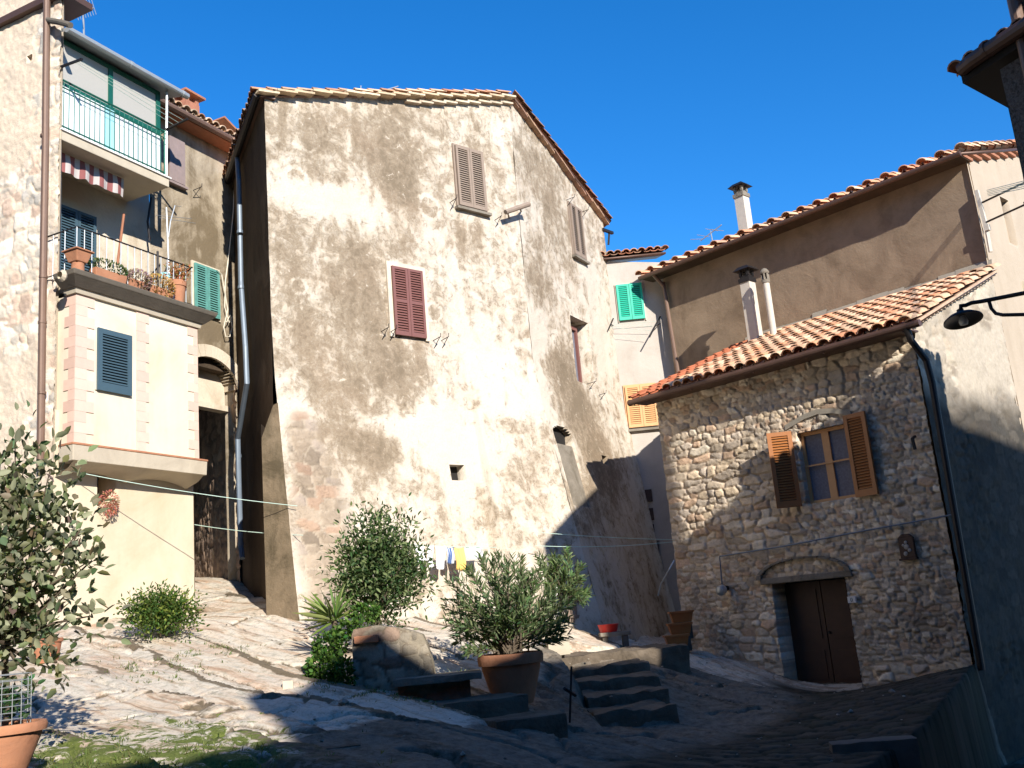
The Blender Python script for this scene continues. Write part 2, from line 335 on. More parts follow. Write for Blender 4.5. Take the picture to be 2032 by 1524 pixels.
MAT = dict(
    facade=M_facade(), rock=M_rock(),
    stone=M_tinted("rubble_stone", .95, .35, 14, .7, .02, (.10, .085, .07), .8, .1),
    tower=M_tinted("pale_rubble_stone", .95, .2, 12, .6, .02, None, 1, .1),
    tile=M_tinted("clay_tile", .9, .3, 16, .4, .008, (.09, .075, .055), 3.2, .15),
    cream=M_plaster("cream_plaster", (.73, .665, .53), (.60, .49, .34), .7, .42, .68, .5, .15, (.66, .58, .44)),
    oldwall=M_plaster("white_old_plaster", (.66, .58, .46), (.42, .34, .24), 1.2, .48, .70, .4, .5, (.4, .33, .25)),
    lichen=M_plaster("brown_lichen_plaster", (.52, .44, .33), (.20, .155, .10), .75, .40, .56, .6, .7),
    brown=M_plaster("brown_plaster", (.29, .215, .145), (.17, .122, .08), 1.3, .38, .62, .5, .4, (.33, .25, .18)),
    grey=M_plaster("grey_plaster", (.47, .39, .30), (.36, .29, .215), .9, .35, .7, .8, .45, (.4, .33, .25)),
    pale=M_plaster("pale_grey_plaster", (.46, .415, .365), (.33, .29, .245), .8, .45, .72, .5, .4, (.5, .44, .37)),
    shade=M_plaster("shaded_plaster", (.10, .072, .05), (.05, .036, .025), 1.0, .38, .66, .8, .5),  # plaster toned dark for walls in shade; the shade is in the colour
    scarp=M_plaster("mossy_plaster", (.27, .205, .135), (.10, .078, .048), 1.6, .40, .60, .7, .8),
    concrete=M_plaster("concrete", (.55, .48, .37), (.40, .34, .26), 1.5, .4, .7, .7, .3, (.45, .39, .3)),
    rough=M_plaster("roughcast", (.22, .20, .18), (.09, .08, .07), 30, .4, .6, .1, 1.0),
    quoin=M_tinted("pink_quoin", .9, .12, 8, .2, .006, None, 1, .15),
    darkstone=M_plain("dark_stone", (.10, .085, .07), .9, 0, .4, 7, .6),
    cornice=M_plain("weathered_cornice", (.13, .11, .085), .9, 0, .4, 5, .5),
    pietra=M_plaster("grey_stone", (.33, .29, .235), (.17, .145, .11), 2.5, .35, .65, .3, .9),
    maroon=M_plain("maroon_paint", (.185, .075, .062), .55, 0, .1, 6, .1),
    greywood=M_plain("grey_brown_wood", (.27, .205, .155), .75, 0, .2, 14, .3),
    green=M_plain("bright_green_paint", (.012, .42, .27), .5, 0, .06, 6, .05),
    teal=M_plain("flaking_teal_paint", (.10, .29, .26), .7, 0, .5, 11, .4),
    blue=M_plain("blue_grey_paint", (.055, .10, .13), .5, 0, .12, 7, .1),
    orange=M_plain("varnished_pine", (.34, .125, .032), .5, 0, .2, 12, .15),
    pinkpine=M_plain("pale_pine", (.62, .33, .14), .6, 0, .15, 12, .15),
    purple=M_plain("weathered_planks", (.27, .21, .20), .75, 0, .2, 9, .25),
    dgreen=M_plain("dark_green_metal", (.01, .115, .08), .45, .2, .08, 5, 0),
    iron=M_plain("dark_iron", (.03, .027, .028), .55, .6, .3, 15, .2),
    bronze=M_plain("brown_painted_metal", (.17, .105, .075), .5, .2, .2, 6, .1),
    copper=M_plain("brown_copper_gutter", (.11, .06, .042), .5, .3, .3, 5, .15),
    pipe=M_plain("blue_grey_pipe", (.16, .20, .25), .5, .2, .25, 4, .1),
    zinc=M_plain("pale_zinc", (.45, .47, .47), .4, .5, .12, 5, .05),
    blind=M_plain("beige_blind", (.40, .385, .35), .7, 0, .06, 30, .1),
    white=M_plain("white_paint", (.75, .73, .69), .6, 0, .06, 5, .05),
    chim=M_plain("pale_flue", (.55, .50, .42), .8, 0, .18, 6, .3),
    sheet=M_plain("ribbed_plastic_sheet", (.74, .78, .80), .3, 0, .12, 3, 0),
    cyan=M_plain("cyan_sheet", (.36, .66, .72), .4, 0, .1, 3, 0),
    terra=M_plaster("terracotta", (.46, .20, .105), (.27, .105, .055), 2.6, .40, .68, .5, .3, (.44, .30, .21)),
    terradark=M_plain("old_terracotta", (.36, .15, .08), .85, 0, .3, 7, .3),
    brick=M_plain("red_brick", (.36, .15, .09), .9, 0, .4, 10, .5),
    soil=M_plain("soil", (.05, .035, .022), .95, 0, .3, 25, .6),
    bark=M_plain("bark", (.10, .075, .05), .9, 0, .3, 22, .5),
    void=M_plain("painted_dark_interior", (.012, .010, .009), .9, 0, .2, 5, 0),  # near-black colour stands in for shade inside openings and under the near eave
    wood=M_plain("dark_door_wood", (.06, .026, .014), .6, 0, .3, 5, .3),
    leaf=M_leaf("leaf"), wire=M_plain("pale_cord", (.45, .60, .52), .6, 0, .1, 5, 0),
    cable=M_plain("cream_cable", (.68, .62, .50), .5, 0, .1, 5, 0),
    cloth=M_plain("white_cloth", (.80, .80, .80), .9, 0, .04, 5, 0),
    yellow=M_plain("yellow_cloth", (.85, .55, .16), .9, 0, .06, 5, 0),
    red=M_plain("red_plastic", (.55, .02, .015), .4, 0, .1, 5, 0),
    enamel=M_plain("lamp_enamel_underside", (.10, .085, .065), .4, .1, .15, 6, 0),
    stepstone=M_plaster("shade_dark_step_stone", (.22, .175, .13), (.085, .068, .05), 2.5, .35, .65, .3, .9),  # step stone toned down so its colour adds to the shade
    creamlow=M_plaster("stained_cream_plaster", (.67, .595, .46), (.52, .42, .28), .5, .40, .66, .45, .2, (.52, .43, .30)),
    lace=M_plain("lace_curtain", (.16, .16, .19), .9, 0, .5, 25, .1),
    mortar=M_plain("grey_mortar", (.30, .265, .21), .95, 0, .25, 9, .5),
)
def stripes(name, c1, c2, axis, period, vertical=None):
    m, t, b = new_mat(name)
    g = t.nodes.new("ShaderNodeNewGeometry"); v = t.nodes.new("ShaderNodeVectorMath"); v.operation = 'DOT_PRODUCT'
    t.links.new(g.outputs["Position"], v.inputs[0]); v.inputs[1].default_value = tuple(axis)
    f = math_(t, 'FRACT', math_(t, 'DIVIDE', v.outputs["Value"], period)); f = math_(t, 'GREATER_THAN', f, .5)
    t.links.new(mixc(t, f, c1, c2), b.inputs["Base Color"]); b.inputs["Roughness"].default_value = .9
    return m
MAT["awning"] = stripes("striped_awning", (.26, .09, .085), (.46, .42, .40), PL.d, .20)
MAT["bluestripe"] = stripes("blue_striped_cloth", (.06, .12, .30), (.65, .68, .72), PM.d, .06)

# ------------------------------------------------------------------ wall builder
def axis_vals(a, b, step, extra):
    v = list(np.linspace(a, b, max(2, int(round((b - a) / step)) + 1)))
    v = [x for x in v if all(abs(x - e) > step * .45 for e in extra)] + [e for e in extra if a - 1e-6 <= e <= b + 1e-6]
    return np.array(sorted(set(v)))
def wall(name, pl, u0, u1, z0, z1, step, mat, parent, holes=(), top=None, disp=None, attrs=None, loc=None, shape=None, stepz=None):
    """holes: (ua, ub, za, zb, depth, arch_rise); reveal faces and a back painted dark as inner shade are part of the wall"""
    ex = [h[0] for h in holes] + [h[1] for h in holes]; ez = [h[2] for h in holes] + [h[3] for h in holes]
    us = axis_vals(u0, u1, step, ex); zs = axis_vals(z0, z1, stepz or step, ez)
    U, Z = np.meshgrid(us, zs); nu, nz = len(us), len(zs)
    if top is not None: Z = np.minimum(Z, top(U))
    keep = np.ones((nz - 1, nu - 1), bool)
    if top is not None: keep &= (Z[1:, :-1] - Z[:-1, :-1] > 1e-5) | (Z[1:, 1:] - Z[:-1, 1:] > 1e-5)
    uc = (us[1:] + us[:-1]) / 2; zc = (zs[1:] + zs[:-1]) / 2; UC, ZC = np.meshgrid(uc, zc)
    if shape is not None: keep &= shape(UC, ZC)
    opens = [len(h) > 6 for h in holes]; holes = [h[:6] for h in holes]
    for (ua, ub, za, zb, dep, rise) in holes:
        inside = (UC > ua) & (UC < ub) & (ZC > za) & (ZC < zb)
        if rise:
            t = (UC - (ua + ub) / 2) / ((ub - ua) / 2); inside &= ZC < zb - rise * (1 - np.sqrt(np.clip(1 - t * t, 0, 1)))
        keep &= ~inside
    if disp is not None: dU, off = disp(U, Z)
    else: dU = np.zeros_like(U); off = np.zeros_like(U)
    P = pl.p + (U + dU)[..., None] * pl.d + off[..., None] * pl.n + Z[..., None] * np.array([0, 0, 1.0])
    V = P.reshape(-1, 3); idx = np.arange(nu * nz).reshape(nz, nu)
    Fq = np.stack([idx[:-1, :-1], idx[:-1, 1:], idx[1:, 1:], idx[1:, :-1]], -1)[keep]
    at = attrs(U.ravel(), Z.ravel()) if attrs is not None else {}
    extraV = []; extraF = []; midx = [0] * len(Fq); base = len(V)
    kk = np.zeros((nz + 1, nu + 1), bool); kk[1:-1, 1:-1] = keep
    src = []
    for hi_, (ua, ub, za, zb, dep, rise) in enumerate(holes):
        for j in range(nz - 1):
            if not (zs[j] >= za - .3 and zs[j] < zb + .3): continue
            for i in range(nu - 1):
                if keep[j, i] or not (ua < uc[i] < ub and za < zc[j] < zb): continue
                for (dj, di, a, b) in ((0, -1, (j, i), (j + 1, i)), (0, 1, (j, i + 1), (j + 1, i + 1)), (-1, 0, (j, i), (j, i + 1)), (1, 0, (j + 1, i), (j + 1, i + 1))):
                    if kk[j + 1 + dj, i + 1 + di]:
                        pa, pb = P[a], P[b]; n0 = base + len(extraV)
                        extraV += [pa - pl.n * dep, pb - pl.n * dep]; src += [idx[a], idx[b]]
                        extraF.append((idx[a], idx[b], n0 + 1, n0)); midx.append(0)
        if opens[hi_]: continue
        oc = float(off[np.argmin(abs(zs - (za + zb) / 2)), np.argmin(abs(us - (ua + ub) / 2))])
        n0 = base + len(extraV)
        e = .06
        extraV += [pl.pt(ua - e, za - e, oc - dep), pl.pt(ub + e, za - e, oc - dep), pl.pt(ub + e, zb + e, oc - dep), pl.pt(ua - e, zb + e, oc - dep)]
        src += [0] * 4; extraF.append((n0, n0 + 1, n0 + 2, n0 + 3)); midx.append(1)
    if extraV:
        V = np.vstack([V, np.array(extraV)]); Fq = np.vstack([Fq, np.array(extraF)])
        at = {k: np.concatenate([d, d[src]]) for k, d in at.items()}
    mats = [mat, MAT["void"]]
    return raw_mesh(name, V, Fq, mats, parent, loc, midx, False, at)
def palette_tint(r2, r3, m, pal, mort, gain=.35):
    pal = np.array(pal); i = np.minimum((r2 * len(pal)).astype(int), len(pal) - 1)
    c = pal[i] * (1 - gain / 2 + gain * r3)[:, None]
    return c * m[:, None] + np.array(mort) * (1 - m)[:, None]
def louvres(parent, name, pl, u0, u1, z0, z1, off, mat, panels=1, th=.04, fr=.055, gap=.05, label=None, slat_mat=None, ang=None):
    """one louvred leaf in plane pl; ang opens it about its u0 edge"""
    b = MB()
    def bx(ua, ub, za, zb, oa, ob): b.pbox(pl, ua, ub, za, zb, off + oa, off + ob)
    a, c = min(u0, u1), max(u0, u1)
    bx(a, a + fr, z0, z1, 0, th); bx(c - fr, c, z0, z1, 0, th)
    zz = [z0] + [z0 + (z1 - z0) * (k + 1) / panels for k in range(panels)]
    bx(a + fr, c - fr, z0, z0 + fr * 1.6, .002, th - .002); bx(a + fr, c - fr, z1 - fr, z1, .002, th - .002)
    for k in range(1, panels): bx(a + fr, c - fr, zz[k] - fr * .6, zz[k] + fr * .6, .002, th - .002)
    for k in range(panels):
        lo = zz[k] + (fr * 1.6 if k == 0 else fr * .6); hi = zz[k + 1] - (fr if k == panels - 1 else fr * .6)
        n = max(2, int((hi - lo) / gap))
        for i in range(n):
            zc = lo + (i + .5) * (hi - lo) / n; h = (hi - lo) / n * .5
            o0, o1 = off + .006, off + th - .006
            q = [pl.pt(u, z, o) for u in (a + fr, c - fr) for (z, o) in ((zc + h * .9, o0), (zc + h * .9 + .008, o0), (zc - h * .55 + .008, o1), (zc - h * .55, o1))]
            b.box8(q)
    b.mi = 1; b.pbox(pl, a + fr * .5, c - fr * .5, z0 + fr * .5, z1 - fr * .5, off + .001, off + .004)
    o = b.build(name, [mat, MAT["void"]], parent)
    if label: o["label"] = label
    return o
def hook(parent, pl, px, py, sx=1, mat="iron", arm=.22):
    """iron clothes line bracket: wall stub, arm, up-turned tip"""
    u, z = pl.hit(px, py); b = MB()
    b.tube([pl.pt(u, z, -.02), pl.pt(u + .02 * sx, z + .03, arm), pl.pt(u + .02 * sx, z + .10, arm + .01)], .008, 6)
    b.tube([pl.pt(u, z - .18, -.02), pl.pt(u + .02 * sx, z + .02, arm * .85)], .007, 6)
    return b.build("line_bracket", MAT[mat], parent)

# ------------------------------------------------------------------ clay tile roofs
def tile_roof(name, o, e, s, width, length, parent, pal, thick=.10, cw=.21, expo=.33, seed=1, under="copper", redcols=0, mat="tile", jitter=1.0, keep=None, slab=True, rs=1.0):
    """o: lower left corner of the roof plane, e along the eave, s up the slope (unit vectors)"""
    rg = np.random.default_rng(seed); o = np.asarray(o, float); e = np.asarray(e, float); s = np.asarray(s, float)
    nrm = np.cross(e, s); nrm = nrm if nrm[2] > 0 else -nrm
    nc = max(2, int(round(width / cw))); nr = max(1, int(round(length / expo))); cw = width / nc; expo = length / nr
    K = 7; th = np.linspace(0, math.pi, K); V = []; Fs = []; T = []
    pal = np.array(pal)
    for kind in (0, 1):
        for c in range(nc + (1 if kind == 0 else 0)):
            for r in range(nr):
                col = pal[rg.integers(len(pal))] * (.75 + .5 * rg.random())
                if redcols and c < redcols: col = np.array((.46, .15, .075)) * (.85 + .3 * rg.random())
                cx = (c if kind == 0 else c + .5) * cw + rg.normal(0, .008 * jitter); y0 = r * expo - .04 + rg.normal(0, .014 * jitter) - (.04 if kind == 0 else 0); L = expo + .10
                rA, rB = cw * .47 * (rs if kind == 0 else 1), cw * .38 * (rs if kind == 0 else 1)
                if redcols and c < redcols and kind == 0: rA, rB = cw * .22, cw * .2
                lift = .045 if kind == 0 else .06
                if keep is not None and not keep(cx, y0): continue
                yaw = rg.normal(0, .02 * jitter); tilt = rg.normal(0, .012 * jitter)
                base = len(V)
                for rr_, yy, up in ((rA, 0.0, .035), (rB, L, .0)):
                    for t in th:
                        x = math.cos(t) * rr_; h = math.sin(t) * rr_ * .8
                        if kind == 1: rx_ = x * 1.05; h = -h * .55
                        V.append(o + e * (cx + x + yaw * yy) + s * (y0 + yy) + nrm * (lift + up * (1 if kind == 0 else .6) + h + tilt * yy)); T.append(col)
                for t in th:                                   # thickness at the lower end
                    rr_ = rA - .018; x = math.cos(t) * rr_; h = math.sin(t) * rr_ * .8 - .004
                    if kind == 1: h = -math.sin(t) * rA * .8 * .55 - .018; x = math.cos(t) * rA
                    V.append(o + e * (cx + x) + s * (y0 + .002) + nrm * (lift + .035 * (1 if kind == 0 else .6) + h)); T.append(col * .8)
                for k in range(K - 1):
                    Fs.append((base + k, base + k + 1, base + K + k + 1, base + K + k))
                    Fs.append((base + k, base + 2 * K + k, base + 2 * K + k + 1, base + k + 1))
    V = np.array(V); nt_ = len(Fs)
    if not slab: return raw_mesh(name, V, np.array([list(f) for f in Fs]), [MAT[mat]], parent, None, None, False, {"tint": np.array(T)})
    q = [o + e * (width * a) + s * (length * bq + (0 if bq else -.02)) + nrm * hh for hh in (-thick, -.025) for (a, bq) in ((0, 0), (1, 0), (1, 1), (0, 1))]
    b0 = len(V); V = np.vstack([V, np.array(q)]); T += [np.array((.16, .10, .07))] * 8
    Fs += [(b0 + i for i in f) for f in ((0, 1, 2, 3), (7, 6, 5, 4), (0, 4, 5, 1), (1, 5, 6, 2), (2, 6, 7, 3), (3, 7, 4, 0))]
    Fs = np.array([list(f) for f in Fs]); mi = [0] * nt_ + [1] * 6
    return raw_mesh(name, V, Fs, [MAT[mat], MAT[under]], parent, None, mi, False, {"tint": np.array(T)})
PAL_OLD = [(.46, .33, .22), (.52, .40, .28), (.43, .26, .16), (.40, .22, .13), (.50, .36, .25), (.36, .28, .20), (.48, .27, .16)]
PAL_ROSE = [(.70, .43, .28), (.74, .50, .33), (.66, .34, .20), (.60, .27, .15), (.72, .47, .31), (.66, .40, .26), (.70, .37, .21), (.58, .38, .25)]
PAL_PALE = [(.50, .38, .26), (.45, .33, .22), (.38, .28, .19), (.42, .25, .16), (.33, .27, .20)]
PAL_RED = [(.44, .18, .10), (.40, .20, .12), (.46, .26, .16), (.36, .22, .15)]
def up_slope(dirh, slope):
    v = np.array([dirh[0], dirh[1], slope], float); return v / np.linalg.norm(v)

# ------------------------------------------------------------------ foliage
def leaf_mesh(name, P, D, L, W, cols, parent, fold=.25, bend=.0):
    """one mesh of folded leaf blades: P bases, D directions, L lengths, W widths"""
    n = len(P); D = D / np.linalg.norm(D, axis=1, keepdims=True)
    R = RNG.normal(size=(n, 3)); S = np.cross(D, R); S /= np.linalg.norm(S, axis=1, keepdims=True); Nn = np.cross(S, D)
    flip = np.where(Nn[:, 2:3] < 0, -1.0, 1.0); Nn *= flip
    L = np.broadcast_to(L, (n,))[:, None]; W = np.broadcast_to(W, (n,))[:, None]
    tip = P + D * L - np.array([0, 0, 1]) * bend * L
    pts = [P]
    for sg in (1, -1):
        q1 = P + D * L * .30 + sg * S * W * .42 + Nn * W * fold; q2 = P + D * L * .68 + sg * S * W * .36 + Nn * W * fold * .8 - np.array([0, 0, 1]) * bend * L * .4
        pts += [q1, q2]
    V = np.stack(pts + [tip], 1).reshape(-1, 3); i = np.arange(n) * 6
    Fc = np.concatenate([np.stack([i, i + 1, i + 2, i + 5], 1), np.stack([i, i + 5, i + 4, i + 3], 1)])
    return raw_mesh(name, V, Fc, MAT["leaf"], parent, None, None, False, {"tint": np.repeat(cols, 6, 0)})
def leaf_cols(n, base, var=.35, hi=None, frac=.15):
    c = np.array(base)[None] * (1 - var + 2 * var * RNG.random((n, 1))) * (1 + .12 * RNG.normal(size=(n, 3)))
    if hi is not None:
        k = RNG.random(n) < frac; c[k] = np.array(hi) * (.8 + .4 * RNG.random((k.sum(), 1)))
    return np.clip(c, .004, .9)
def clumps(c, r, n_cl, n_leaf, cl_r, seed, shell=.55, flat=None):
    """leaf bases and directions spread in clusters through an uneven ellipsoid crown"""
    rg = np.random.default_rng(seed); c = np.asarray(c, float); r = np.asarray(r, float); P = []; D = []; C = []
    for k in range(n_cl):
        d = rg.normal(size=3); d /= np.linalg.norm(d); q = d * (shell + (1 - shell) * rg.random()) * (.82 + .3 * rg.random())
        cc = c + q * r; C.append(cc)
        m = int(n_leaf * (.6 + .8 * rg.random()))
        x = rg.normal(size=(m, 3)) * cl_r * .5; P.append(cc + x)
        D.append(.5 * x / (np.linalg.norm(x, axis=1, keepdims=True) + 1e-6) + .25 * d + .75 * rg.normal(size=(m, 3)) + np.array([0, 0, .35]))
    return np.vstack(P), np.vstack(D), C
def branches(base, targets, r0, mb, rg, mid=.5):
    base = np.asarray(base, float)
    for t in targets:
        m = base + (t - base) * mid + rg.normal(size=3) * .05 * np.linalg.norm(t - base); mb.tube([base, m, t], [r0, r0 * .6, r0 * .25], 5)
def pot(c, r, h, parent, name="pot", mat="terra", rim=.16, taper=.68):
    b = MB(); R = r
    prof = [(0.0, 0), (R * taper, 0), (R * .9, h * (1 - rim) * .9), (R * .91, h * (1 - rim)), (R, h * (1 - rim) + .005), (R * 1.02, h * .93), (R * .99, h), (R * .86, h), (R * .85, h * .93)]
    b.lathe(c, prof, 32); o = b.build(name, MAT[mat], parent, smooth=True)
    s = MB(); s.lathe(np.asarray(c) + np.array([0, 0, h * .9]), [(0.001, .015), (R * .5, .012), (R * .86, 0)], 20); s.build("soil", MAT["soil"], parent)
    return o

# ------------------------------------------------------------------ ground: one sheet of bedrock and paving
CTRL = [(0, 0, 0), (2, 3, 0), (-2, 3, .2), (5, 4, -.1), (-5, 3, .5), (3, 7, -.02)]
for q in [(40, 1560, 6.5), (300, 1510, 7.5), (600, 1490, 8.5), (900, 1480, 9), (1150, 1524, 9), (1500, 1524, 10), (1900, 1500, 10), (1900, 1400, 13), (200, 1300, 13), (400, 1350, 12), (600, 1378, 11.7), (830, 1410, 11), (1010, 1390, 13), (130, 1240, 15.4), (385, 1225, 17.5), (392, 1158, 20), (535, 1205, 17.0), (610, 1230, 16.4), (900, 1245, 17.6), (1120, 1240, 19.5), (1230, 1285, 19.5), (1350, 1290, 19), (1230, 1430, 13.3), (1620, 1370, 17.9), (1935, 1320, 16), (310, 1262, 14.5), (640, 1300, 14), (1400, 1400, 15), (760, 1290, 14.5), (1180, 1275, 18), (1060, 1310, 15), (1450, 1350, 17.5)]:
    CTRL.append(tuple(A(*q)))
CTRL += [(-12, 8, 1.2), (-12, 14, 2.2), (-9, 22, 3.0), (2, 26, 1.3), (8, 24, .3), (12, 14, -.1), (12, 4, -.3), (-10, 0, .6), (0, -8, 0), (-25, 10, 1.5), (25, 10, -.3), (0, 40, 1.5), (-20, 40, 2), (25, 40, .5), (-20, -20, 0), (20, -20, 0)]
CTRL = np.array(CTRL)
def _tps():
    n = len(CTRL); d = np.linalg.norm(CTRL[:, None, :2] - CTRL[None, :, :2], axis=2); K = np.where(d > 0, d ** 2 * np.log(d + 1e-9), 0) + np.eye(n) * .02
    Pm = np.hstack([np.ones((n, 1)), CTRL[:, :2]]); Mx = np.zeros((n + 3, n + 3)); Mx[:n, :n] = K; Mx[:n, n:] = Pm; Mx[n:, :n] = Pm.T
    return np.linalg.solve(Mx, np.concatenate([CTRL[:, 2], np.zeros(3)]))
TPS = _tps()
EDGE0, EDGE1 = PS.pt(U_SC, 0)[:2] + np.array([.0, -.1]), A(1745, 1510, 10.2)[:2]
def ground_base(x, y):
    x = np.asarray(x, float); y = np.asarray(y, float); z = TPS[-3] + TPS[-2] * x + TPS[-1] * y
    for k in range(len(CTRL)):
        r2 = (x - CTRL[k, 0]) ** 2 + (y - CTRL[k, 1]) ** 2; z = z + TPS[k] * .5 * r2 * np.log(r2 + 1e-12)
    far = sstep(28, 60, np.hypot(x, y - 12)); z = np.clip(z, -1.5, 4.5) * (1 - far) + .3 * far
    return z
def paving_mask(x, y):
    # paved lane in front of the stone house and towards the viewer, right of the bedrock
    edge = 1.6 + .9 * np.sin(y * .45 + .6) + .22 * (y - 10) + .25 * (fbm(x * .8, y * .8, 5, 3) - .5)
    return sstep(-.25, .35, x - edge) * sstep(19.6, 18.9, y + .8 * (x - 3))
DIRT = [None]
def ground_detail(x, y, pav):
    t = (x * math.cos(rad(52)) + y * math.sin(rad(52))) ; s = (-x * math.sin(rad(52)) + y * math.cos(rad(52)))
    wob = 1.0 * (fbm(s * .22, t * .4, 21, 4) - .5)
    q = t * .95 + wob * 1.1 + .35 * (fbm(s * 1.4, t * 2, 26, 4) - .5)
    saw = q - np.floor(q); saw = np.where(saw < .90, saw / .90, (1 - saw) / .10)
    q2 = t * 3.1 + wob * 3 + .9 * fbm(s * .9, t * 1.2, 31, 4); saw2 = q2 - np.floor(q2); saw2 = np.where(saw2 < .86, saw2 / .86, (1 - saw2) / .14)
    crack = np.abs(fbm(s * .55 + .2 * t, t * .9, 28, 4) - .5); cr2 = np.abs(fbm(s * 1.1, t * .5, 29, 4) - .5)
    rock = .17 * (saw - .5) * (.15 + 1.1 * fbm(s * .35, t * .5, 23, 2)) + .035 * (saw2 - .5) * sstep(.5, .68, fbm(s * .4, t * .6, 24, 3)) + .14 * (fbm(s * .3, t * .6, 22, 2) - .5) + .022 * (fbm(x * 5, y * 5, 25, 5) - .5) - .07 * sstep(.022, .0, crack) - .03 * sstep(.012, 0, cr2) * sstep(.45, .6, fbm(s * .3, t * .3, 39, 2))
    brk = sstep(.35, .6, fbm(s * .5, t * .4, 37, 3)); DIRT[0] = np.clip((sstep(.84, .93, saw) * brk + .45 * sstep(.84, .92, saw2) * sstep(.5, .68, fbm(s * .4, t * .6, 24, 3)) + sstep(.03, .0, crack) * sstep(.4, .6, fbm(s * .4, t * .4, 38, 2)) + sstep(.010, 0, cr2) * .6 * sstep(.45, .6, fbm(s * .3, t * .3, 39, 2))) * (1 - pav), 0, 1)
    h, m, r1, r2, r3 = stones(x + .6 * y, y - .4 * x, .36, .24, 77)
    return rock * (1 - pav) + (.035 * h - .02) * pav, m, r2, r3
def drop_mask(x, y):
    d = EDGE1 - EDGE0; L = np.hypot(*d); d = d / L
    side = (x - EDGE0[0]) * d[1] - (y - EDGE0[1]) * d[0]; along = (x - EDGE0[0]) * d[0] + (y - EDGE0[1]) * d[1]
    side = side * (-1 if ((EDGE0[0] + 3 - EDGE0[0]) * d[1]) < 0 else 1)
    return sstep(0, .12, side + .06 * (fbm(x * 2, y * 2, 9, 3) - .5)) * sstep(L + 2.5, L + .5, along)
def gz(x, y):
    p = paving_mask(np.array([x]), np.array([y])); d, *_ = ground_detail(np.array([float(x)]), np.array([float(y)]), p)
    return float(ground_base(np.array([x]), np.array([y]))[0] + d[0])
def g_on(px, py, Y):
    P = A(px, py, Y); return np.array([P[0], P[1], gz(P[0], P[1])])
xs = np.concatenate([-np.geomspace(400, 9.2, 26), np.arange(-9, 9.01, .042), np.geomspace(9.2, 400, 26)])
ys = np.concatenate([-np.geomspace(300, 2, 16), np.arange(-1.5, 5, .3), np.arange(5.1, 21, .042), np.geomspace(21.2, 600, 40)])
GX, GY = np.meshgrid(xs, ys)
pv = paving_mask(GX, GY); det, pm_, pr2, pr3 = ground_detail(GX, GY, pv); dirt = DIRT[0].ravel(); near = sstep(40, 24, np.hypot(GX, GY - 12))
GZ = ground_base(GX, GY) + det * near - 1.5 * drop_mask(GX, GY) * near
_mo = [(-3.0, 7.4, 1.5, .44), (-2.3, 6.6, 1.2, .36), (-3.2, 9.2, 1.2, .25), (-4.6, 12.5, 1.0, .12), (-1.2, 12.2, .8, .5), (3.5, 13, 3.5, .36), (-1, 8, 2.0, .25)]
moss = sum(wt * np.exp(-((GX - x) ** 2 + (GY - y) ** 2) / r ** 2) for x, y, r, wt in _mo) + .12 * (fbm(GX * 2, GY * 2, 91, 4) - .4)
ptint = palette_tint(pr2.ravel(), pr3.ravel(), pm_.ravel(), [(.062, .05, .036), (.08, .064, .046), (.05, .045, .03), (.07, .056, .04)], (.026, .028, .015))  # paving palette darkened to carry the deep shade over the lane
STEPS = []
for (xl, xr, yt, Y, hh) in ((1180, 1345, 1412, 13.4, .24), (1164, 1330, 1380, 14.2, .20), (1146, 1312, 1351, 15.0, .19), (1126, 1292, 1327, 15.8, .19), (1100, 1370, 1302, 17.0, .26)):
    pl = Plane(A((xl + xr) / 2, yt, Y)[:2], 84); ua, z = pl.hit(xl, yt + 2); ub, _ = pl.hit(xr, yt - 2); STEPS.append((pl, ua, ub, z, hh))
    dx, dy = GX - pl.p[0], GY - pl.p[1]; U_ = dx * pl.d[0] + dy * pl.d[1]; O_ = dx * pl.n[0] + dy * pl.n[1]; wv_ = .10 * (fbm(GX * 3, GY * 3, 51, 3) - .5)
    m_ = sstep(ua - .12, ua + .06, U_ + wv_) * sstep(ub + .12, ub - .06, U_ + wv_)
    GZ = GZ * (1 - m_ * (O_ > -1.0) * (O_ <= .0)) + np.minimum(GZ, z - .12) * m_ * (O_ > -1.0) * (O_ <= .0)
    m2 = m_ * sstep(.75, .45, O_) * (O_ > 0); GZ = GZ * (1 - m2) + np.minimum(GZ, z - hh + .02) * m2
gi = np.arange(GX.size).reshape(GX.shape)
raw_mesh("ground", np.stack([GX, GY, GZ], -1).reshape(-1, 3), np.stack([gi[:-1, :-1], gi[:-1, 1:], gi[1:, 1:], gi[1:, :-1]], -1).reshape(-1, 4), MAT["rock"], None, None, None, False,
         {"shade_tone": (sstep(-2.0, .7, GX - .12 * (GY - 10) + .9 * (fbm(GX * .7, GY * .7, 95, 4) - .5)) * sstep(19.5, 16, GY + .0 * GX) + .9 * np.exp(-(((GX + .9) / 1.5) ** 2 + ((GY - 8.6) / 1.9) ** 2) ** 2)).ravel() * .95, "dirt": dirt, "moss": moss.ravel(), "paving": pv.ravel(), "tint": ptint})["kind"] = "structure"  # first mask paints shade over the rock's right side and near foreground

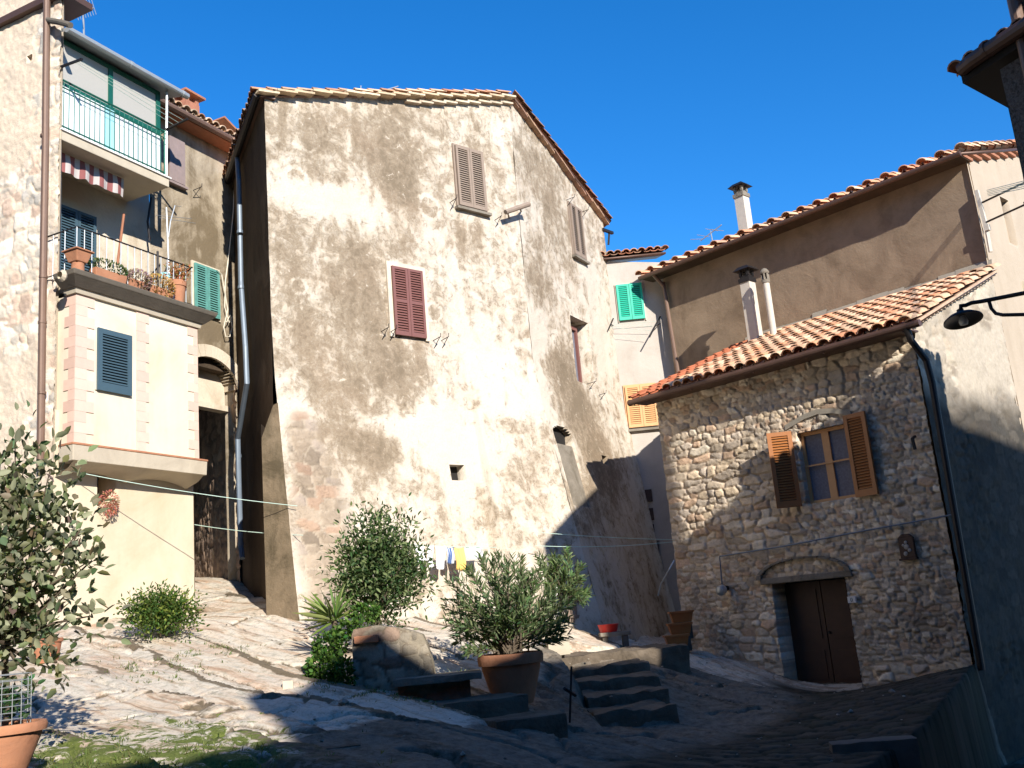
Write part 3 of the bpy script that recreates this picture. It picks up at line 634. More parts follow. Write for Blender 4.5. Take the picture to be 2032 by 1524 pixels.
# ================================================================== gabled house (the tall stained facade)
gable = thing("gabled_house", PM.pt(2, 1.5, -2), "tall old house with stained cream and brown plaster, gable end facing the rocky yard", "house")
def blob_field(pl, U, Z, blobs):
    s = np.zeros_like(U)
    for (px, py, rx_, ry_, wt) in blobs:
        u, z = pl.hit(px, py); u2, _ = pl.hit(px + rx_, py); _, z2 = pl.hit(px, py + ry_)
        d = ((U - u) / abs(u2 - u)) ** 2 + ((Z - z) / abs(z2 - z)) ** 2
        s = s + wt * np.exp(-d ** 1.5)
    return s
def bat_m(Z): return .62 * np.clip((7.1 - Z) / 5.3, 0, 1.3) ** 1.25
u_s1 = PM.hit(925, 705)[0]; z_s1 = PM.hit(925, 705)[1]; u_s2, z_s2 = PM.hit(978, 1080, .45)
def extra_n(Z): return .34 * np.clip((z_s1 + .1 - Z) / 4.5, 0, 1.25)
def disp_m(U, Z):
    seam = u_s1 + (u_s2 - u_s1) * np.clip((z_s1 - Z) / (z_s1 - z_s2), 0, 1.4)
    o = bat_m(Z) + extra_n(Z) * sstep(-.015, .03, U - seam)
    o = o + .05 * (fbm(U * .7, Z * .7, 2, 4) - .5) + .028 * (fbm(U * 4, Z * 4, 3, 4) - .5)
    hh, mm, *_ = stones(U, Z, .34, .2, 5)
    o = o + .03 * hh * rub_m(U, Z)
    return .172 * (bat_m(Z) + extra_n(Z)) * np.clip(U / U_BEND, 0, 1) ** 6, o
_rb = [(600, 960, 38, 140, 1.0), (610, 1100, 50, 150, 1.1), (585, 870, 30, 60, .7), (640, 1180, 40, 60, .8), (650, 1020, 30, 100, .45)]
def rub_m(U, Z): return np.clip(blob_field(PM, U, Z, _rb), 0, 1) * sstep(.32, .55, fbm(U * 2.2, Z * 2.2, 8, 4) * .6 + blob_field(PM, U, Z, _rb) * .4)
ST_M = [(620, 255, 130, 75, .34), (780, 300, 55, 130, .62), (800, 400, 50, 60, .45), (570, 480, 35, 90, .34), (700, 540, 70, 90, .55), (620, 640, 90, 60, .24),
        (680, 740, 130, 75, .52), (800, 740, 50, 60, .36), (720, 640, 60, 60, .34), (690, 880, 60, 60, .5), (760, 660, 40, 40, .2), (660, 700, 40, 60, -.35), (640, 560, 40, 60, -.2), (745, 900, 40, 50, .40), (610, 350, 60, 22, .25), (650, 395, 110, 34, -.55), (800, 430, 70, 40, -.2), (570, 820, 40, 25, -.5),
        (830, 590, 40, 60, .25), (800, 850, 90, 26, -.35), (880, 880, 70, 100, -.42), (900, 640, 40, 130, -.15), (870, 540, 40, 60, .05), (960, 330, 40, 60, .2), (905, 250, 60, 40, .15),
        (820, 1010, 90, 70, -.05), (740, 1000, 50, 60, .1), (760, 1080, 120, 90, .02), (900, 1030, 60, 70, .08), (1000, 920, 60, 50, .05), (1000, 850, 60, 18, .3), (1000, 1000, 50, 60, -.02), (960, 600, 60, 50, .1), (880, 470, 60, 60, .08), (990, 760, 60, 120, -.30), (915, 470, 10, 60, .32), (950, 480, 8, 70, .28), (930, 455, 30, 18, .2), (795, 715, 9, 50, .3), (832, 720, 8, 60, .32), (850, 770, 7, 60, .25), (705, 230, 9, 60, .25), (560, 240, 8, 60, .25), (880, 240, 8, 60, .2)]
ST_N = [(1050, 300, 40, 60, .30), (1090, 380, 30, 70, .34), (1110, 470, 25, 70, .26), (1060, 540, 40, 60, .30), (1040, 640, 70, 60, -.22), (1090, 620, 30, 60, .16), (1085, 720, 40, 30, .42), (1120, 760, 40, 80, .60), (1150, 860, 35, 80, .66),
        (1180, 940, 30, 60, .5), (1040, 720, 50, 110, -.45), (1180, 600, 25, 100, -.25), (1190, 480, 20, 90, .15), (1050, 860, 50, 18, .3), (1040, 950, 50, 80, -.2), (1130, 1000, 40, 60, .40), (1080, 1060, 50, 40, .2), (1200, 700, 20, 100, -.2)]
def stain_common(U, Z, s, sd):
    s = .66 * s + .35 + .30 * (fbm(U * 1.3, Z * 1.0, 41 + sd, 5) - .5) + .25 * (fbm(U * 5, Z * 4, 43 + sd, 4) - .5)
    # round repair patches of bare brown render, each with a pale rim
    return s
def patches(pl, U, Z, lst):
    s = np.zeros_like(U)
    for (px, py, r) in lst:
        u, z = pl.hit(px, py); d = np.hypot(U - u, Z - z) * (1 + .25 * (fbm(U * 5, Z * 5, 61, 3) - .5)) / r
        s = s + np.where(d < .78, .10, np.where(d < 1.12, -.28, 0))
    return s
PT_M = [(587, 355, .24), (853, 412, .27), (862, 620, .2), (592, 568, .16), (868, 836, .2)]
def at_m(U, Z):
    hh, mm, r1, r2, r3 = stones(U, Z, .34, .2, 5)
    return {"stain": stain_common(U, Z, blob_field(PM, U, Z, ST_M) + patches(PM, U, Z, PT_M), 0), "rubble": rub_m(U, Z),
            "tint": palette_tint(r2, r3, mm, [(.34, .27, .20), (.40, .32, .24), (.30, .24, .18), (.40, .28, .20), (.38, .31, .25)], (.46, .38, .29))}
def at_n(U, Z):
    return {"stain": stain_common(U, Z, blob_field(PN, U, Z, ST_N), 7), "rubble": np.zeros_like(U), "tint": np.full((len(U), 3), .3)}
Z_ML, Z_RIDGE = PM.hit(522, 190)[1], PM.hit(1008, 193)[1]
U_NE, Z_NE = PN.hit(1196, 437)
holes_m = []
u1, za = PM.hit(900, 952, .35); u2, zb = PM.hit(927, 921, .35); holes_m.append((u1, u2, za, zb, .26, 0))
MWIN = []
wall("front_wall", PM, 0, U_BEND, .2, Z_RIDGE + .1, .036, MAT["facade"], gable, holes_m, top=lambda U: Z_ML + (Z_RIDGE - Z_ML) * U / U_BEND, disp=disp_m, attrs=at_m)
def disp_n(U, Z):
    b = bat_m(Z) + extra_n(Z)
    return -.172 * b * (1 - np.clip(U / U_NE, 0, 1)) ** 6, b * (1 - .35 * U / U_NE) + .05 * (fbm(U * .7, Z * .7, 2, 4) - .5) + .028 * (fbm(U * 4, Z * 4, 4, 4) - .5)
holes_n = []
o_ = .15; a_, zb_ = PN.hit(1131, 625, 0); b_, _ = PN.hit(1166, 640, 0); _, za_ = PN.hit(1146, 757, 0); holes_n.append((a_, b_, za_, zb_, .38, 0)); WIN_N = (a_, b_, za_, zb_)
a_, zb_ = PN.hit(1087, 843, .14); b_, _ = PN.hit(1125, 860, .14); _, za_ = PN.hit(1104, 1005, .3); holes_n.append((a_, b_, za_, zb_, .32, .16)); NIC = (a_, b_, za_, zb_)
a_, zb_ = PN.hit(1187, 904, .2); b_, _ = PN.hit(1199, 910, .2); _, za_ = PN.hit(1190, 922, .2); holes_n.append((a_, b_, za_, zb_, .22, 0))
wall("canted_wall", PN, 0, U_NE, .2, Z_RIDGE + .1, .04, MAT["facade"], gable, holes_n, top=lambda U: Z_RIDGE + (Z_NE - Z_RIDGE) * U / U_NE, disp=disp_n, attrs=at_n)
# blocked arched niche infill, window frame in the deep opening
def off_n(u, z): b_ = float(bat_m(np.array(z)) + extra_n(np.array(z))); return b_ * (1 - .35 * u / U_NE)
um_ = (NIC[0] + NIC[1]) / 2; zt_n = NIC[3] - .40; b = MB(); b.box8([PN.pt(u, z, off_n(um_, z) + do) for do in (-.34, -.07) for (u, z) in ((NIC[0] - .03, NIC[2] - .1), (NIC[1] + .03, NIC[2] - .1), (NIC[1] + .03, zt_n), (NIC[0] - .03, zt_n))]); b.build("niche_infill", MAT["pietra"], gable)
b = MB(); oo = .10
for (x0, x1) in ((WIN_N[0] + .02, WIN_N[0] + .10), (WIN_N[1] - .26, WIN_N[1] - .18)): b.pbox(PN, x0, x1, WIN_N[2], WIN_N[3] - .1, -.28, -.22)
b.pbox(PN, WIN_N[0] + .1, WIN_N[1] - .26, WIN_N[3] - .2, WIN_N[3] - .1, -.28, -.22); wf = b.build("window_frame", MAT["maroon"], gable)
b = MB(); b.pbox(PN, WIN_N[0] + .1, WIN_N[1] - .2, WIN_N[2], WIN_N[3] - .2, -.30, -.285); b.build("pane", MAT["lace"], wf)
# side wall (always in shade), battered corner face, back of the volume
zt_w = Z_ML
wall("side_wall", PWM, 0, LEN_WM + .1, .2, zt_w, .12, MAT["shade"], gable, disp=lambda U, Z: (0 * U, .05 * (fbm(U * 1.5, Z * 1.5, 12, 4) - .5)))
zsc = PM.hit(540, 842)[1]
V = []; nz_ = 44
for k in range(nz_ + 1):
    z = .3 + (zsc + .35 - .3) * k / nz_; fr = np.clip((zsc + .35 - z) / .6, 0, 1)
    for j in range(9):
        t = j / 8; inn = PM.pt(-.24 * fr, z, -.02); out = PM.pt(.0, z, float(bat_m(np.array(z))) + .012)
        V.append(inn * (1 - t) + out * t + PM.n * .03 * (float(fbm(np.array(z * 3.), np.array(t * 2.), 5, 3)) - .5) * min(t, 1 - t) * 4)
V = np.array(V); gi = np.arange(len(V)).reshape(nz_ + 1, 9)
raw_mesh("buttress", V, np.stack([gi[:-1, :-1], gi[:-1, 1:], gi[1:, 1:], gi[1:, :-1]], -1).reshape(-1, 4), MAT["scarp"], gable)
b = MB(); q0, q1 = PM.pt(-.24, 0, -.02), PWM.pt(LEN_WM, 0, .03)
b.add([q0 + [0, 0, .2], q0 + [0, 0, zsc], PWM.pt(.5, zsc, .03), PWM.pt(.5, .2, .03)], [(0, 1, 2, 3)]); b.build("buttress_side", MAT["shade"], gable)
# rear volume of the gable house keeps daylight from passing behind it
pN_end = PN.pt(U_NE, 0); back = PM.n * -6.5
b = MB(); q = [PN.pt(U_NE, 0), PN.pt(U_NE, 0) - PN.n * 4.0, PWM.pt(LEN_WM + 2, 0) - PWM.n * 0.0, PWM.pt(LEN_WM, 0)]
for a_, c_, zt in ((q[0], q[1], Z_NE - .05), (q[1], q[2], Z_ML - .2)): b.add([a_ + [0, 0, .2], c_ + [0, 0, .2], c_ + [0, 0, zt], a_ + [0, 0, zt]], [(0, 1, 2, 3)])
b.build("rear_wall", MAT["lichen"], gable)
# roof: two slopes, ridge running back from the bend
rd = PM.pt(U_BEND, Z_RIDGE); rdir = -(PM.n + PN.n); rdir[2] = 0; rdir /= np.linalg.norm(rdir)
e_l = PM.pt(0, Z_ML)
sl_ = (rd - e_l); sl_len = np.linalg.norm(sl_); sl_u = sl_ / sl_len
tl_ = PWM.d if True else rdir
RL = tile_roof("roof", e_l + PM.n * .06 - sl_u * .18 + np.array([0, 0, .0]), PWM.d, sl_u, 5.2, sl_len + .2, gable, PAL_ROSE, .03, seed=3)
e_r = PN.pt(U_NE, Z_NE); sr_ = rd - e_r; sr_len = np.linalg.norm(sr_); sr_u = sr_ / sr_len
tile_roof("roof", e_r + PN.n * .14 - sr_u * .16 + np.array([0, 0, .05]), PWM.d, sr_u, 5.2, sr_len + .1, gable, PAL_RED, .10, seed=4)
# double row of verge tiles / cornice course under the roof edge
def verge(pl, ua, za, ub, zb, n, o0, o1, seed, cols, nm="verge_tile_course"):
    rg = np.random.default_rng(seed); b = MB(); d = np.array([ub - ua, zb - za]); L = np.hypot(*d); d /= L
    for k in range(n):
        t0 = k * L / n; t1 = (k + 1.12) * L / n; dz0 = rg.normal(0, .008); b.col = cols[rg.integers(len(cols))]
        p = [(ua + d[0] * t0, za + d[1] * t0 + .05), (ua + d[0] * t1, za + d[1] * t1 - .02)]
        q = [pl.pt(u, z + dz, o) for o in (o0, o1 + rg.normal(0, .012)) for (u, z, dz) in ((p[0][0], p[0][1], dz0 - .03), (p[1][0], p[1][1], dz0 - .015), (p[1][0], p[1][1], dz0 + .025), (p[0][0], p[0][1], dz0 + .012))]
        b.box8(q)
    b.build(nm, MAT["tile"], gable, tint=True)
verge(PM, -.2, Z_ML - .06, U_BEND + .05, Z_RIDGE - .04, 17, -.05, .20, 5, [(.66, .54, .37), (.60, .46, .30), (.56, .42, .27)])
verge(PN, -.05, Z_RIDGE - .03, U_NE + .1, Z_NE - .07, 15, -.05, .13, 6, [(.40, .22, .15), (.34, .20, .14), (.44, .28, .18)])
verge(PM, U_BEND * .52, Z_ML + (Z_RIDGE - Z_ML) * .52 - .17, U_BEND + .02, Z_RIDGE - .16, 9, -.05, .11, 7, [(.62, .53, .40), (.56, .46, .34)])
# end tile of the side eave, eave gutter board of the shaded side
b = MB(); b.tube([PWM.pt(-.1, Z_ML - .02, .14), PWM.pt(LEN_WM + .2, Z_ML - .10, .14)], .075, 10); b.build("gutter", MAT["iron"], gable)
b = MB(); b.pbox(PWM, -.05, LEN_WM + .2, Z_ML - .06, Z_ML + .05, -.2, .2); b.build("eave_board", MAT["copper"], gable)
# shutters
def shutter_pair(parent, pl, pxs, off, mat, panels, sill=True, frame=None, fw=.09, louvre_gap=.05, names="shutter"):
    """pxs: top left, top right, bottom left, bottom right of the closed pair"""
    us = [pl.hit(*p, off) for p in pxs]
    u0 = (us[0][0] + us[2][0]) / 2; u1 = (us[1][0] + us[3][0]) / 2; z1 = (us[0][1] + us[1][1]) / 2; z0 = (us[2][1] + us[3][1]) / 2
    b = MB(); fm = MAT[frame] if frame else MAT["oldwall"]
    a, c = min(u0, u1), max(u0, u1)
    b.pbox(pl, a - fw, a - .005, z0 - .04, z1 + fw, off - .12, off + .012); b.pbox(pl, c + .005, c + fw, z0 - .04, z1 + fw, off - .12, off + .012)
    b.pbox(pl, a - .005, c + .005, z1 + .005, z1 + fw, off - .12, off + .01)
    w_ = b.build("window", fm, parent)
    if sill:
        b = MB(); b.pbox(pl, a - fw - .04, c + fw + .04, z0 - .10, z0 - .042, off - .1, off + .09); b.build("sill", MAT["pietra"], w_)
    md = (u0 + u1) / 2
    louvres(w_, names, pl, u0, md - .004 * np.sign(u1 - u0), z0, z1, off + .015, mat, panels, gap=louvre_gap)
    louvres(w_, names, pl, md + .004 * np.sign(u1 - u0), u1, z0, z1, off + .015, mat, panels, gap=louvre_gap)
    return w_
shutter_pair(gable, PM, [(775, 527), (836, 541), (783, 664), (844, 673)], .03, MAT["maroon"], 2, False, None, .10)
shutter_pair(gable, PM, [(902, 290), (956, 305), (909, 406), (963, 421)], .02, MAT["greywood"], 1, True, "greywood", .05)
shutter_pair(gable, PN, [(1127, 402), (1150, 418), (1140, 502), (1162, 520)], .02, MAT["greywood"], 1, True, "greywood", .05)
for (px, py, sx) in [(757, 658, 1), (773, 660, 1), (860, 676, 1), (876, 676, 1), (893, 402, 1), (982, 437, 1)]: hook(gable, PM, px, py, sx)
for (px, py) in [(1124, 397), (1152, 422), (1186, 785), (1166, 762)]: hook(gable, PN, px, py, 1)
b = MB(); p0, p1 = PM.at(1003, 421, .25), PM.at(1050, 405, .3); b.tube([p0, p1], .055, 8); b.tube([PM.at(1010, 432, .0), PM.at(1008, 424, .25)], .02, 6); b.tube([PM.at(1034, 420, .0), PM.at(1032, 412, .27)], .02, 6)
b.build("projecting_pole", MAT["greywood"], gable)
b = MB(); p0 = PN.pt(U_NE, PN.hit(1195, 455)[1]); b.beam(p0 - PN.d * .1, p0 + PN.d * .35 + PN.n * .1, .07, .07); b.beam(p0 + PN.d * .22 + PN.n * .06, p0 + PN.d * .2 + np.array([0, 0, -.35]), .05, .05); b.build("corner_bracket", MAT["iron"], gable)
# grey-blue drainpipe in the shaded corner
dp = [(470, 300), (474, 360), (478, 560), (487, 690), (490, 760), (472, 870), (474, 960), (478, 1085), (481, 1108)]
b = MB(); pts = []
for i, (px, py) in enumerate(dp):
    of = .12 if i < 5 else .14; pts.append(PWM.at(px, py, of))
b.tube(pts, .052, 10)
for px, py in ((476, 460), (478, 570), (473, 905), (478, 1080)):
    c = PWM.at(px, py, .13); b.tube([c - [0, 0, .03], c + [0, 0, .03]], .062, 10)
b.build("drainpipe", MAT["pipe"], gable)
# thin aerial on the ridge
an = thing("roof_aerial", PM.at(770, 186, -1.5), "thin bent aerial wire above the gabled house's left roof edge", "antenna")
b = MB(); b.tube([PM.at(716, 196, -1.5), PM.at(716, 170, -1.5)], .012, 5); b.tube([PM.at(738, 186, -1.5), PM.at(790, 171, -1.5)], .012, 5); b.build("rod", MAT["zinc"], an)

# ================================================================== stone house with the door
sh = thing("stone_house", PS.pt(0, 0, -1.5), "rubble stone house with tiled lean-to roof, dark doorway and pine shutters", "house")
OE = .38                                                   # eave projection
zg = PS.hit(1550, 712, OE)[1]
u_l, u_r = PS.hit(1345, 1150)[0], U_SC
DOOR = (PS.hit(1695, 1250)[0], PS.hit(1548, 1270)[0], PS.hit(1620, 1370)[1] - .2, PS.hit(1606, 1152)[1])
wz = PS.hit(1597, 865); WINS = (PS.hit(1690, 915)[0], PS.hit(1592, 930)[0], PS.hit(1655, 993)[1], PS.hit(1640, 848)[1])
PAL_S = [(.56, .46, .34), (.68, .56, .42), (.47, .39, .30), (.70, .56, .39), (.58, .41, .28), (.57, .48, .38), (.76, .66, .51)]
def masonry(cw, ch, seed, amp, pal, mort, cover=0.0):
    def dsp(U, Z):
        h, m, *_ = stones(U, Z, cw, ch, seed)
        h2, m2, *_ = stones(U, Z, cw * .5, ch * .6, seed + 9); big = sstep(.5, .56, fbm(U * .9, Z * 1.1, seed + 70, 3)); h = h * big + h2 * .7 * (1 - big)
        cv = sstep(1 - cover, 1.02 - cover + .12, fbm(U * .9, Z * .9, seed + 31, 4) + .18) if cover else 0
        return 0 * U, amp * h * (1 - cv) + amp * .8 * cv + .03 * (fbm(U * 5, Z * 5, seed + 3, 5) - .5) + .02 * (fbm(U * 18, Z * 18, seed + 4, 3) - .5) + .05 * (fbm(U * .8, Z * .8, seed + 5, 3) - .5)
    def att(U, Z):
        h, m, r1, r2, r3 = stones(U, Z, cw, ch, seed)
        h2, m2, q1, q2, q3 = stones(U, Z, cw * .5, ch * .6, seed + 9); big = sstep(.5, .56, fbm(U * .9, Z * 1.1, seed + 70, 3)) > .5
        m = np.where(big, m, m2); r2 = np.where(big, r2, q2); r3 = np.where(big, r3, q3)
        t = palette_tint(r2, r3, m, pal, mort, .5)
        if cover:
            cv = sstep(1 - cover, 1.02 - cover + .12, fbm(U * .9, Z * .9, seed + 31, 4) + .18)[:, None]; t = t * (1 - cv) + np.array(mort) * cv
        return {"tint": t}
    return dsp, att
ds, as_ = masonry(.29, .14, 3, .055, PAL_S, (.56, .44, .32))
wall("front_wall", PS, u_r, u_l, -2.0, zg + .06, .022, MAT["stone"], sh, [DOOR + (.5, 0), WINS + (.22, 0)], disp=ds, attrs=as_)
b = MB(); b.pbox(PS, u_l - .4, u_l - .012, -1, zg, -D_B, -.04); b.build("far_side_wall", MAT["stone"], sh, tint=True)
# right side wall, with pale plaster beyond the stone corner
rs_top = lambda U: (zg + .02) + .40 * (np.clip(U, 0, D_B) + 0)
de, ae = masonry(.40, .21, 8, .05, [(.42, .36, .28), (.36, .30, .23), (.46, .40, .32)], (.44, .38, .30), .5)
_ae = ae
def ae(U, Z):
    t = _ae(U, Z)["tint"]; h_, m_, r1_, r2_, r3_ = stones(U, Z, .34, .2, 88); low_shade = palette_tint(r2_, r3_, m_, [(.075, .066, .056), (.085, .075, .062), (.065, .06, .052), (.08, .068, .053)], (.06, .054, .045), .3)
    k = sstep(5.0, 4.2, Z + .8 * (fbm(U * 1.2, Z * 1.2, 45, 4) - .5))[:, None]; return {"tint": t * (1 - k) + low_shade * k}  # lower stones tinted near black to paint in the shade there
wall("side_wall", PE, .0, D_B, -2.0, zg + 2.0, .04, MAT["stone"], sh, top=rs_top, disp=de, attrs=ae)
# roof
slope = .40
o_r = PS.pt(u_r - .16, zg - .01, OE)
tile_roof("roof", PS.pt(u_l + .30, zg - .01, OE), -PS.d, up_slope(-PS.n, slope), (u_l + .30) - (u_r - .14), (D_B + OE) * math.hypot(1, slope) - .04, sh, PAL_ROSE, .09, .25, .38, 9, redcols=4)
b = MB(); gz_ = zg - .06
b.tube([PS.pt(u_l + .36, gz_, OE + .07), PS.pt(u_r - .36, gz_ + .0, OE + .07)], .062, 12)
for k in range(5):
    u = u_l + .2 - k * 1.45; b.beam(PS.pt(u, gz_ + .07, OE + .02), PS.pt(u, gz_ - .085, OE + .09), .02, .015)
b.build("gutter", MAT["copper"], sh)
b = MB(); b.pbox(PS, u_r - .12, u_l + .26, zg - .10, zg - .07, .02, OE); b.build("eave_soffit", MAT["copper"], sh)
vb = MB(); vb.col = (.52, .36, .26); vb.beam(PS.pt(u_r - .09, zg - .05, OE + .01), PS.pt(u_r - .09, zg - .05 + slope * (D_B + OE), -D_B), .16, .045)
for k in range(26):
    t0 = (k + .5) * (D_B + OE) / 26; vb.col = (.40, .30, .22); vb.pbox(PS, u_r - .13, u_r - .02, zg - .125 + slope * t0, zg - .075 + slope * t0, OE - t0 - .04, OE - t0 + .04)
vb.build("verge_course", MAT["tile"], sh, tint=True)
b = MB(); c0 = PS.pt(u_r + .03, gz_, OE + .07)
b.tube([PS.pt(u_r - .12, gz_ - .02, OE + .07), PS.pt(u_r - .12, gz_ - .22, OE - .02), PS.at(1838, 715, .14), PS.at(1850, 760, .10), PS.at(1948, 1330, .10)], .055, 10)
b.build("drainpipe", MAT["iron"], sh)
# mortar fillet where the roof meets the brown house
b = MB(); zz = zg + slope * (D_B + OE) + .04
segs = 16
for k in range(segs):
    ua = u_r - .1 + k * (u_l - u_r + .3) / segs; ub = u_r - .1 + (k + 1) * (u_l - u_r + .3) / segs; h = .05 + .26 * float(fbm(np.array(ua * 1.3), np.array(.5), 4, 3)) * (1 if ua < u_l - 1.9 else .4)
    b.add([PS.pt(ua, zz - .2, -D_B + .14), PS.pt(ub, zz - .2, -D_B + .14), PS.pt(ub, zz + h, -D_B + .015), PS.pt(ua, zz + h, -D_B + .015)], [(0, 1, 2, 3)])
b.build("mortar_fillet", MAT["mortar"], sh)
# window: frame, panes with curtain, two open shutters
b = MB(); wa, wb, wc, wd = WINS; of = -.10
for (x0, x1, z0, z1) in ((wa, wa + .06, wc, wd), (wb - .06, wb, wc, wd), (wa + .06, wb - .06, wc, wc + .06), (wa + .06, wb - .06, wd - .06, wd), ((wa + wb) / 2 - .07, (wa + wb) / 2 + .07, wc + .06, wd - .06)): b.pbox(PS, x0, x1, z0, z1, of - .06, of)
b.pbox(PS, wa + .02, wb - .02, (wc + wd) / 2 + .02, (wc + wd) / 2 + .05, of + .002, of + .02)
wn = b.build("window", MAT["pinkpine"], sh)
for (x0, x1) in ((wa + .06, (wa + wb) / 2 - .07), ((wa + wb) / 2 + .07, wb - .06)):
    b = MB(); b.pbox(PS, x0, x1, wc + .06, wd - .06, of - .05, of - .035); b.build("pane", MAT["lace"], wn)
def open_leaf(hinge_u, z0, z1, width, ang, sgn):
    hp = PS.pt(hinge_u, 0, .05); d = PS.d * sgn * math.cos(ang) + PS.n * math.sin(ang)
    pl2 = Plane(hp[:2], math.degrees(math.atan2(d[0], d[1]))); return louvres(wn, "shutter", pl2, 0, width, z0, z1, 0, MAT["orange"], 1, .045, .075, .048)
open_leaf(wa - .02, wc - .02, wd + .12, .44, rad(8), -1)
open_leaf(wb + .09, wc - .02, wd + .06, .44, rad(38), 1)
b = MB(); pts = [(wb + .2, wd + .10), (wb - .2, wd + .22), ((wa + wb) / 2, wd + .26), (wa + .2, wd + .22), (wa - .15, wd + .10)]
for (p, q) in zip(pts[:-1], pts[1:]): b.box8([PS.pt(u, z, o) for o in (-.05, .045) for (u, z) in ((p[0], p[1]), (q[0], q[1]), (q[0], q[1] + .09), (p[0], p[1] + .09))])
b.build("window_lintel", MAT["mortar"], sh)
# door: lintel, relieving arch, two-leaf wooden door
da, db, dc, dd = DOOR
b = MB(); b.pbox(PS, da - .16, db + .2, dd, dd + .11, -.3, .085); b.build("lintel", MAT["pietra"], sh, bevel=.015)
b = MB(); n = 11; uc = (da + db) / 2 + .06; rw = (db - da) / 2 + .12
for k in range(n):
    t0, t1 = math.pi * (k / n), math.pi * ((k + 1) / n) - .03
    f = lambda t, r: PS.pt(uc + math.cos(t) * r, dd + .09 + math.sin(t) * r * .36, .0)
    q = [f(t0, rw), f(t1, rw), f(t1, rw + .09), f(t0, rw + .09)]; b.prism(q, PS.n * .105)
b.build("relieving_arch", MAT["pietra"], sh)
b = MB(); b.pbox(PS, da + .01, (da + db) / 2 - .01, dc, dd - .02, -.44, -.38); b.pbox(PS, (da + db) / 2 + .01, db - .01, dc, dd - .02, -.44, -.38)
for (x0, x1) in ((da + .1, (da + db) / 2 - .1), ((da + db) / 2 + .1, db - .1)):
    for (z0, z1) in ((dc + .35, dc + .85), (dc + 1.05, dd - .15)): b.pbox(PS, x0, x1, z0, z1, -.38, -.365)
dr = b.build("door", MAT["wood"], sh)
b = MB(); b.tube([PS.pt((da + db) / 2 - .06, dc + 1.15, -.38), PS.pt((da + db) / 2 - .06, dc + 1.15, -.32)], .022, 8); b.build("knob", MAT["iron"], dr)
b = MB(); b.pbox(PS, da - .06, db + .06, PS.hit(1620, 1370)[1] - .16, PS.hit(1620, 1370)[1] - .02, -.3, .14); b.build("threshold", MAT["pietra"], sh, bevel=.02)
# cable conduit, wall lamp, house number tile, relief plaque, fixed iron
b = MB(); cps = [(1893, 1021), (1700, 1056), (1560, 1083), (1428, 1104), (1433, 1160)]; b.tube([PS.at(px, py, .10) for px, py in cps], .016, 6); b.build("cable_conduit", MAT["pipe"], sh)
lp = thing("wall_lamp", PS.at(1443, 1167, .1), "small round grey lamp on the stone wall left of the dark door", "lamp")
c = PS.at(1443, 1167, .06); b = MB(); b.lathe(c, [(.0, 0), (.05, 0), (.055, .08), (.02, .10)], 14, PS.n); b.build("base", MAT["iron"], lp, smooth=True)
b = MB(); b.lathe(c + PS.n * .1, [(.02, 0), (.085, .03), (.10, .10), (.085, .16), (.04, .19), (.001, .20)], 18, PS.n + [0, 0, -.35]); b.build("globe", MAT["zinc"], lp, smooth=True)
hn = thing("house_number_tile", PS.at(1690, 1190, .1), "small white house number tile beside the dark door", "sign")
u, z = PS.hit(1690, 1190, .1); b = MB(); b.pbox(PS, u - .075, u + .075, z - .055, z + .055, .06, .105); b.build("tile", MAT["white"], hn, bevel=.006)
b = MB(); b.mi = 0
for k in range(10):
    t0, t1 = 2 * math.pi * k / 10, 2 * math.pi * (k + 1) / 10
    b.beam(PS.pt(u + .018 * math.cos(t0), z + .03 * math.sin(t0), .107), PS.pt(u + .018 * math.cos(t1), z + .03 * math.sin(t1), .107), .007, .004, PS.n)
b.build("numeral", MAT["blue"], hn)
pq = thing("relief_plaque", PS.at(1799, 1085, .1), "small dark relief plaque with pale figure on the stone wall", "plaque")
u, z = PS.hit(1799, 1085, .1); b = MB(); b.pbox(PS, u - .13, u + .13, z - .18, z + .15, .05, .11); b.pbox(PS, u - .15, u + .15, z - .215, z - .18, .05, .14)
b.prism([PS.pt(u - .13, z + .15, .05), PS.pt(u + .13, z + .15, .05), PS.pt(u + .06, z + .21, .05), PS.pt(u - .06, z + .21, .05)], PS.n * .06); b.build("panel", MAT["wood"], pq, bevel=.008)
rg = np.random.default_rng(4); b = MB()
for (du, dz, r) in ((0, .07, .032), (.0, -.0, .05), (-.045, -.06, .035), (.03, -.11, .04), (.05, .03, .025)): b.lathe(PS.pt(u + du, z + dz, .105), [(r, 0), (r * .8, .015), (.001, .024)], 10, PS.n)
b.build("figure", MAT["pale"], pq, smooth=True)
b = MB(); u, z = PS.hit(1815, 878, .1); b.tube([PS.pt(u, z + .1, .05), PS.pt(u, z + .06, .16), PS.pt(u, z - .12, .13)], .03, 6); b.build("iron_stay", MAT["iron"], sh)

